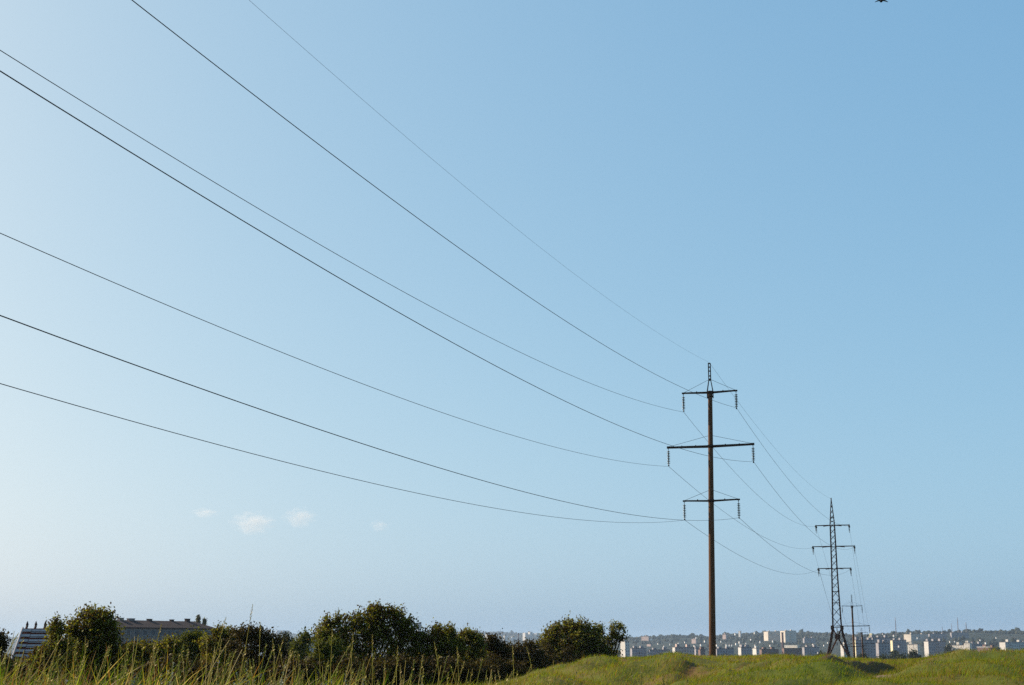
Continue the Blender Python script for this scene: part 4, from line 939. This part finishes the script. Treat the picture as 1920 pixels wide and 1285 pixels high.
# ------------------------------------------------------------------ small clouds
def cloud_mat():
    m, nt, out = new_mat('cloud_vapour')
    tc = N(nt, 'ShaderNodeTexCoord'); nz = N(nt, 'ShaderNodeTexNoise', i_Scale=2.4, i_Detail=7.0, i_Roughness=.6); nt.links.new(tc.outputs['Object'], nz.inputs['Vector'])
    ln = N(nt, 'ShaderNodeVectorMath', operation='LENGTH'); nt.links.new(tc.outputs['Object'], ln.inputs[0])
    a = N(nt, 'ShaderNodeMath', operation='SUBTRACT'); a.inputs[0].default_value = 1.0; nt.links.new(ln.outputs['Value'], a.inputs[1])
    b = N(nt, 'ShaderNodeMath', operation='MULTIPLY_ADD'); nt.links.new(nz.outputs[0], b.inputs[0]); b.inputs[1].default_value = 3.0; b.inputs[2].default_value = -1.42
    c = N(nt, 'ShaderNodeMath', operation='ADD'); nt.links.new(a.outputs[0], c.inputs[0]); nt.links.new(b.outputs[0], c.inputs[1])
    d = N(nt, 'ShaderNodeMapRange'); d.inputs['From Min'].default_value = .15; d.inputs['From Max'].default_value = .9; d.inputs['To Max'].default_value = .0021; nt.links.new(c.outputs[0], d.inputs['Value'])
    v = N(nt, 'ShaderNodeVolumePrincipled'); v.inputs['Color'].default_value = (.98, .96, .94, 1); v.inputs['Anisotropy'].default_value = .2; nt.links.new(d.outputs[0], v.inputs['Density'])
    nt.links.new(v.outputs[0], out.inputs['Volume']); m.cycles.volume_step_rate = 1.0; return m
CM = cloud_mat()
for px, py, w_, h_, l in [(474, 981, 44, 24, 'widest of the small faint clouds, in the middle of the row'), (562, 971, 34, 21, 'brightest of the small faint clouds with a puffed top'), (711, 986, 20, 12, 'small faint cloud at the right end of the row'), (384, 962, 28, 10, 'thin faint cloud at the left end of the row')]:
    Y = 15000; c = at(px, py, Y); k = Y / FPX
    t = 14; V = []; F = []
    for i in range(t + 1):
        for j in range(2 * t):
            th = math.pi * i / t; ph = math.pi * j / t; rr = 1 + .12 * math.sin(3 * ph + px) * math.sin(th) + .1 * math.sin(5 * th + ph * 2)
            V.append((rr * math.sin(th) * math.cos(ph), rr * math.sin(th) * math.sin(ph), rr * math.cos(th)))
    F = [[i * 2 * t + j, (i + 1) * 2 * t + j, (i + 1) * 2 * t + (j + 1) % (2 * t), i * 2 * t + (j + 1) % (2 * t)] for i in range(t) for j in range(2 * t)]
    o = link_mesh('cloud', V, F, CM, None, True); o.location = c; o.scale = (w_ * k, w_ * k * .8, h_ * k); tag(o, l, 'cloud', 'small faint clouds low in the sky')

# ------------------------------------------------------------------ air
def haze():
    m, nt, out = new_mat('valley_haze'); v = N(nt, 'ShaderNodeVolumePrincipled'); v.inputs['Color'].default_value = (.56, .74, .97, 1); v.inputs['Density'].default_value = HAZE; v.inputs['Anisotropy'].default_value = .1
    nt.links.new(v.outputs[0], out.inputs['Volume'])
    mb = MB(); mb.abox(-14000, 14000, -14000, 14000, -95, 128); o = mb.build('haze', m); tag(o, 'thin blue haze over the valley', 'haze', kind='stuff')
HAZE = 0.52e-4
haze()

# ------------------------------------------------------------------ light, sky, camera
SUN_AZ, SUN_EL = -67.0, 30.0        # degrees left of the view direction, above the horizon
w = bpy.data.worlds.new('World'); sc.world = w; w.use_nodes = True; nt = w.node_tree; nt.nodes.clear()
sky = nt.nodes.new('ShaderNodeTexSky'); sky.sky_type = 'NISHITA'; sky.sun_disc = False; sky.sun_elevation = rad(SUN_EL); sky.sun_rotation = rad(SUN_AZ)
sky.altitude = 200; sky.air_density = .55; sky.dust_density = 3.44; sky.ozone_density = 4.8
bg = nt.nodes.new('ShaderNodeBackground'); bg.inputs[1].default_value = .14; wo = nt.nodes.new('ShaderNodeOutputWorld')
# the film's response to the sky: a soft shoulder per colour layer
spc = nt.nodes.new('ShaderNodeSeparateColor'); cmb = nt.nodes.new('ShaderNodeCombineColor'); nt.links.new(sky.outputs[0], spc.inputs[0])
for i, (gm, am) in enumerate(((.71, .965), (.46, 1.415), (.26, 1.87))):
    p_ = nt.nodes.new('ShaderNodeMath'); p_.operation = 'POWER'; p_.inputs[1].default_value = gm; nt.links.new(spc.outputs[i], p_.inputs[0])
    q_ = nt.nodes.new('ShaderNodeMath'); q_.operation = 'MULTIPLY'; q_.inputs[1].default_value = am; nt.links.new(p_.outputs[0], q_.inputs[0]); nt.links.new(q_.outputs[0], cmb.inputs[i])
nt.links.new(cmb.outputs[0], bg.inputs[0]); nt.links.new(bg.outputs[0], wo.inputs[0])
sl = bpy.data.lights.new('sun', 'SUN'); sl.energy = 4.3; sl.angle = rad(.53); sl.color = (1.0, .86, .68)
so = bpy.data.objects.new('sun', sl); COL.objects.link(so)
sd = Vector((math.sin(rad(SUN_AZ)) * math.cos(rad(SUN_EL)), math.cos(rad(SUN_AZ)) * math.cos(rad(SUN_EL)), math.sin(rad(SUN_EL))))
so.rotation_euler = sd.to_track_quat('Z', 'Y').to_euler(); so.location = (-40, 20, 40)
cam = bpy.data.cameras.new('camera'); cam.lens = 50; cam.sensor_width = 36; cam.sensor_fit = 'HORIZONTAL'; cam.clip_start = .1; cam.clip_end = 40000
co = bpy.data.objects.new('camera', cam); COL.objects.link(co); co.location = (0, 0, 0); co.rotation_euler = (math.pi / 2 + PITCH, 0, 0); sc.camera = co
sc.view_settings.view_transform = 'Standard'; sc.view_settings.look = 'None'; sc.view_settings.exposure = 1.05; sc.view_settings.gamma = 1.0
sc.cycles.volume_bounces = 0; sc.cycles.max_bounces = 6; sc.cycles.transparent_max_bounces = 8
sc.cycles.sample_clamp_indirect = 2.0; sc.cycles.use_adaptive_sampling = False; sc.cycles.use_denoising = False
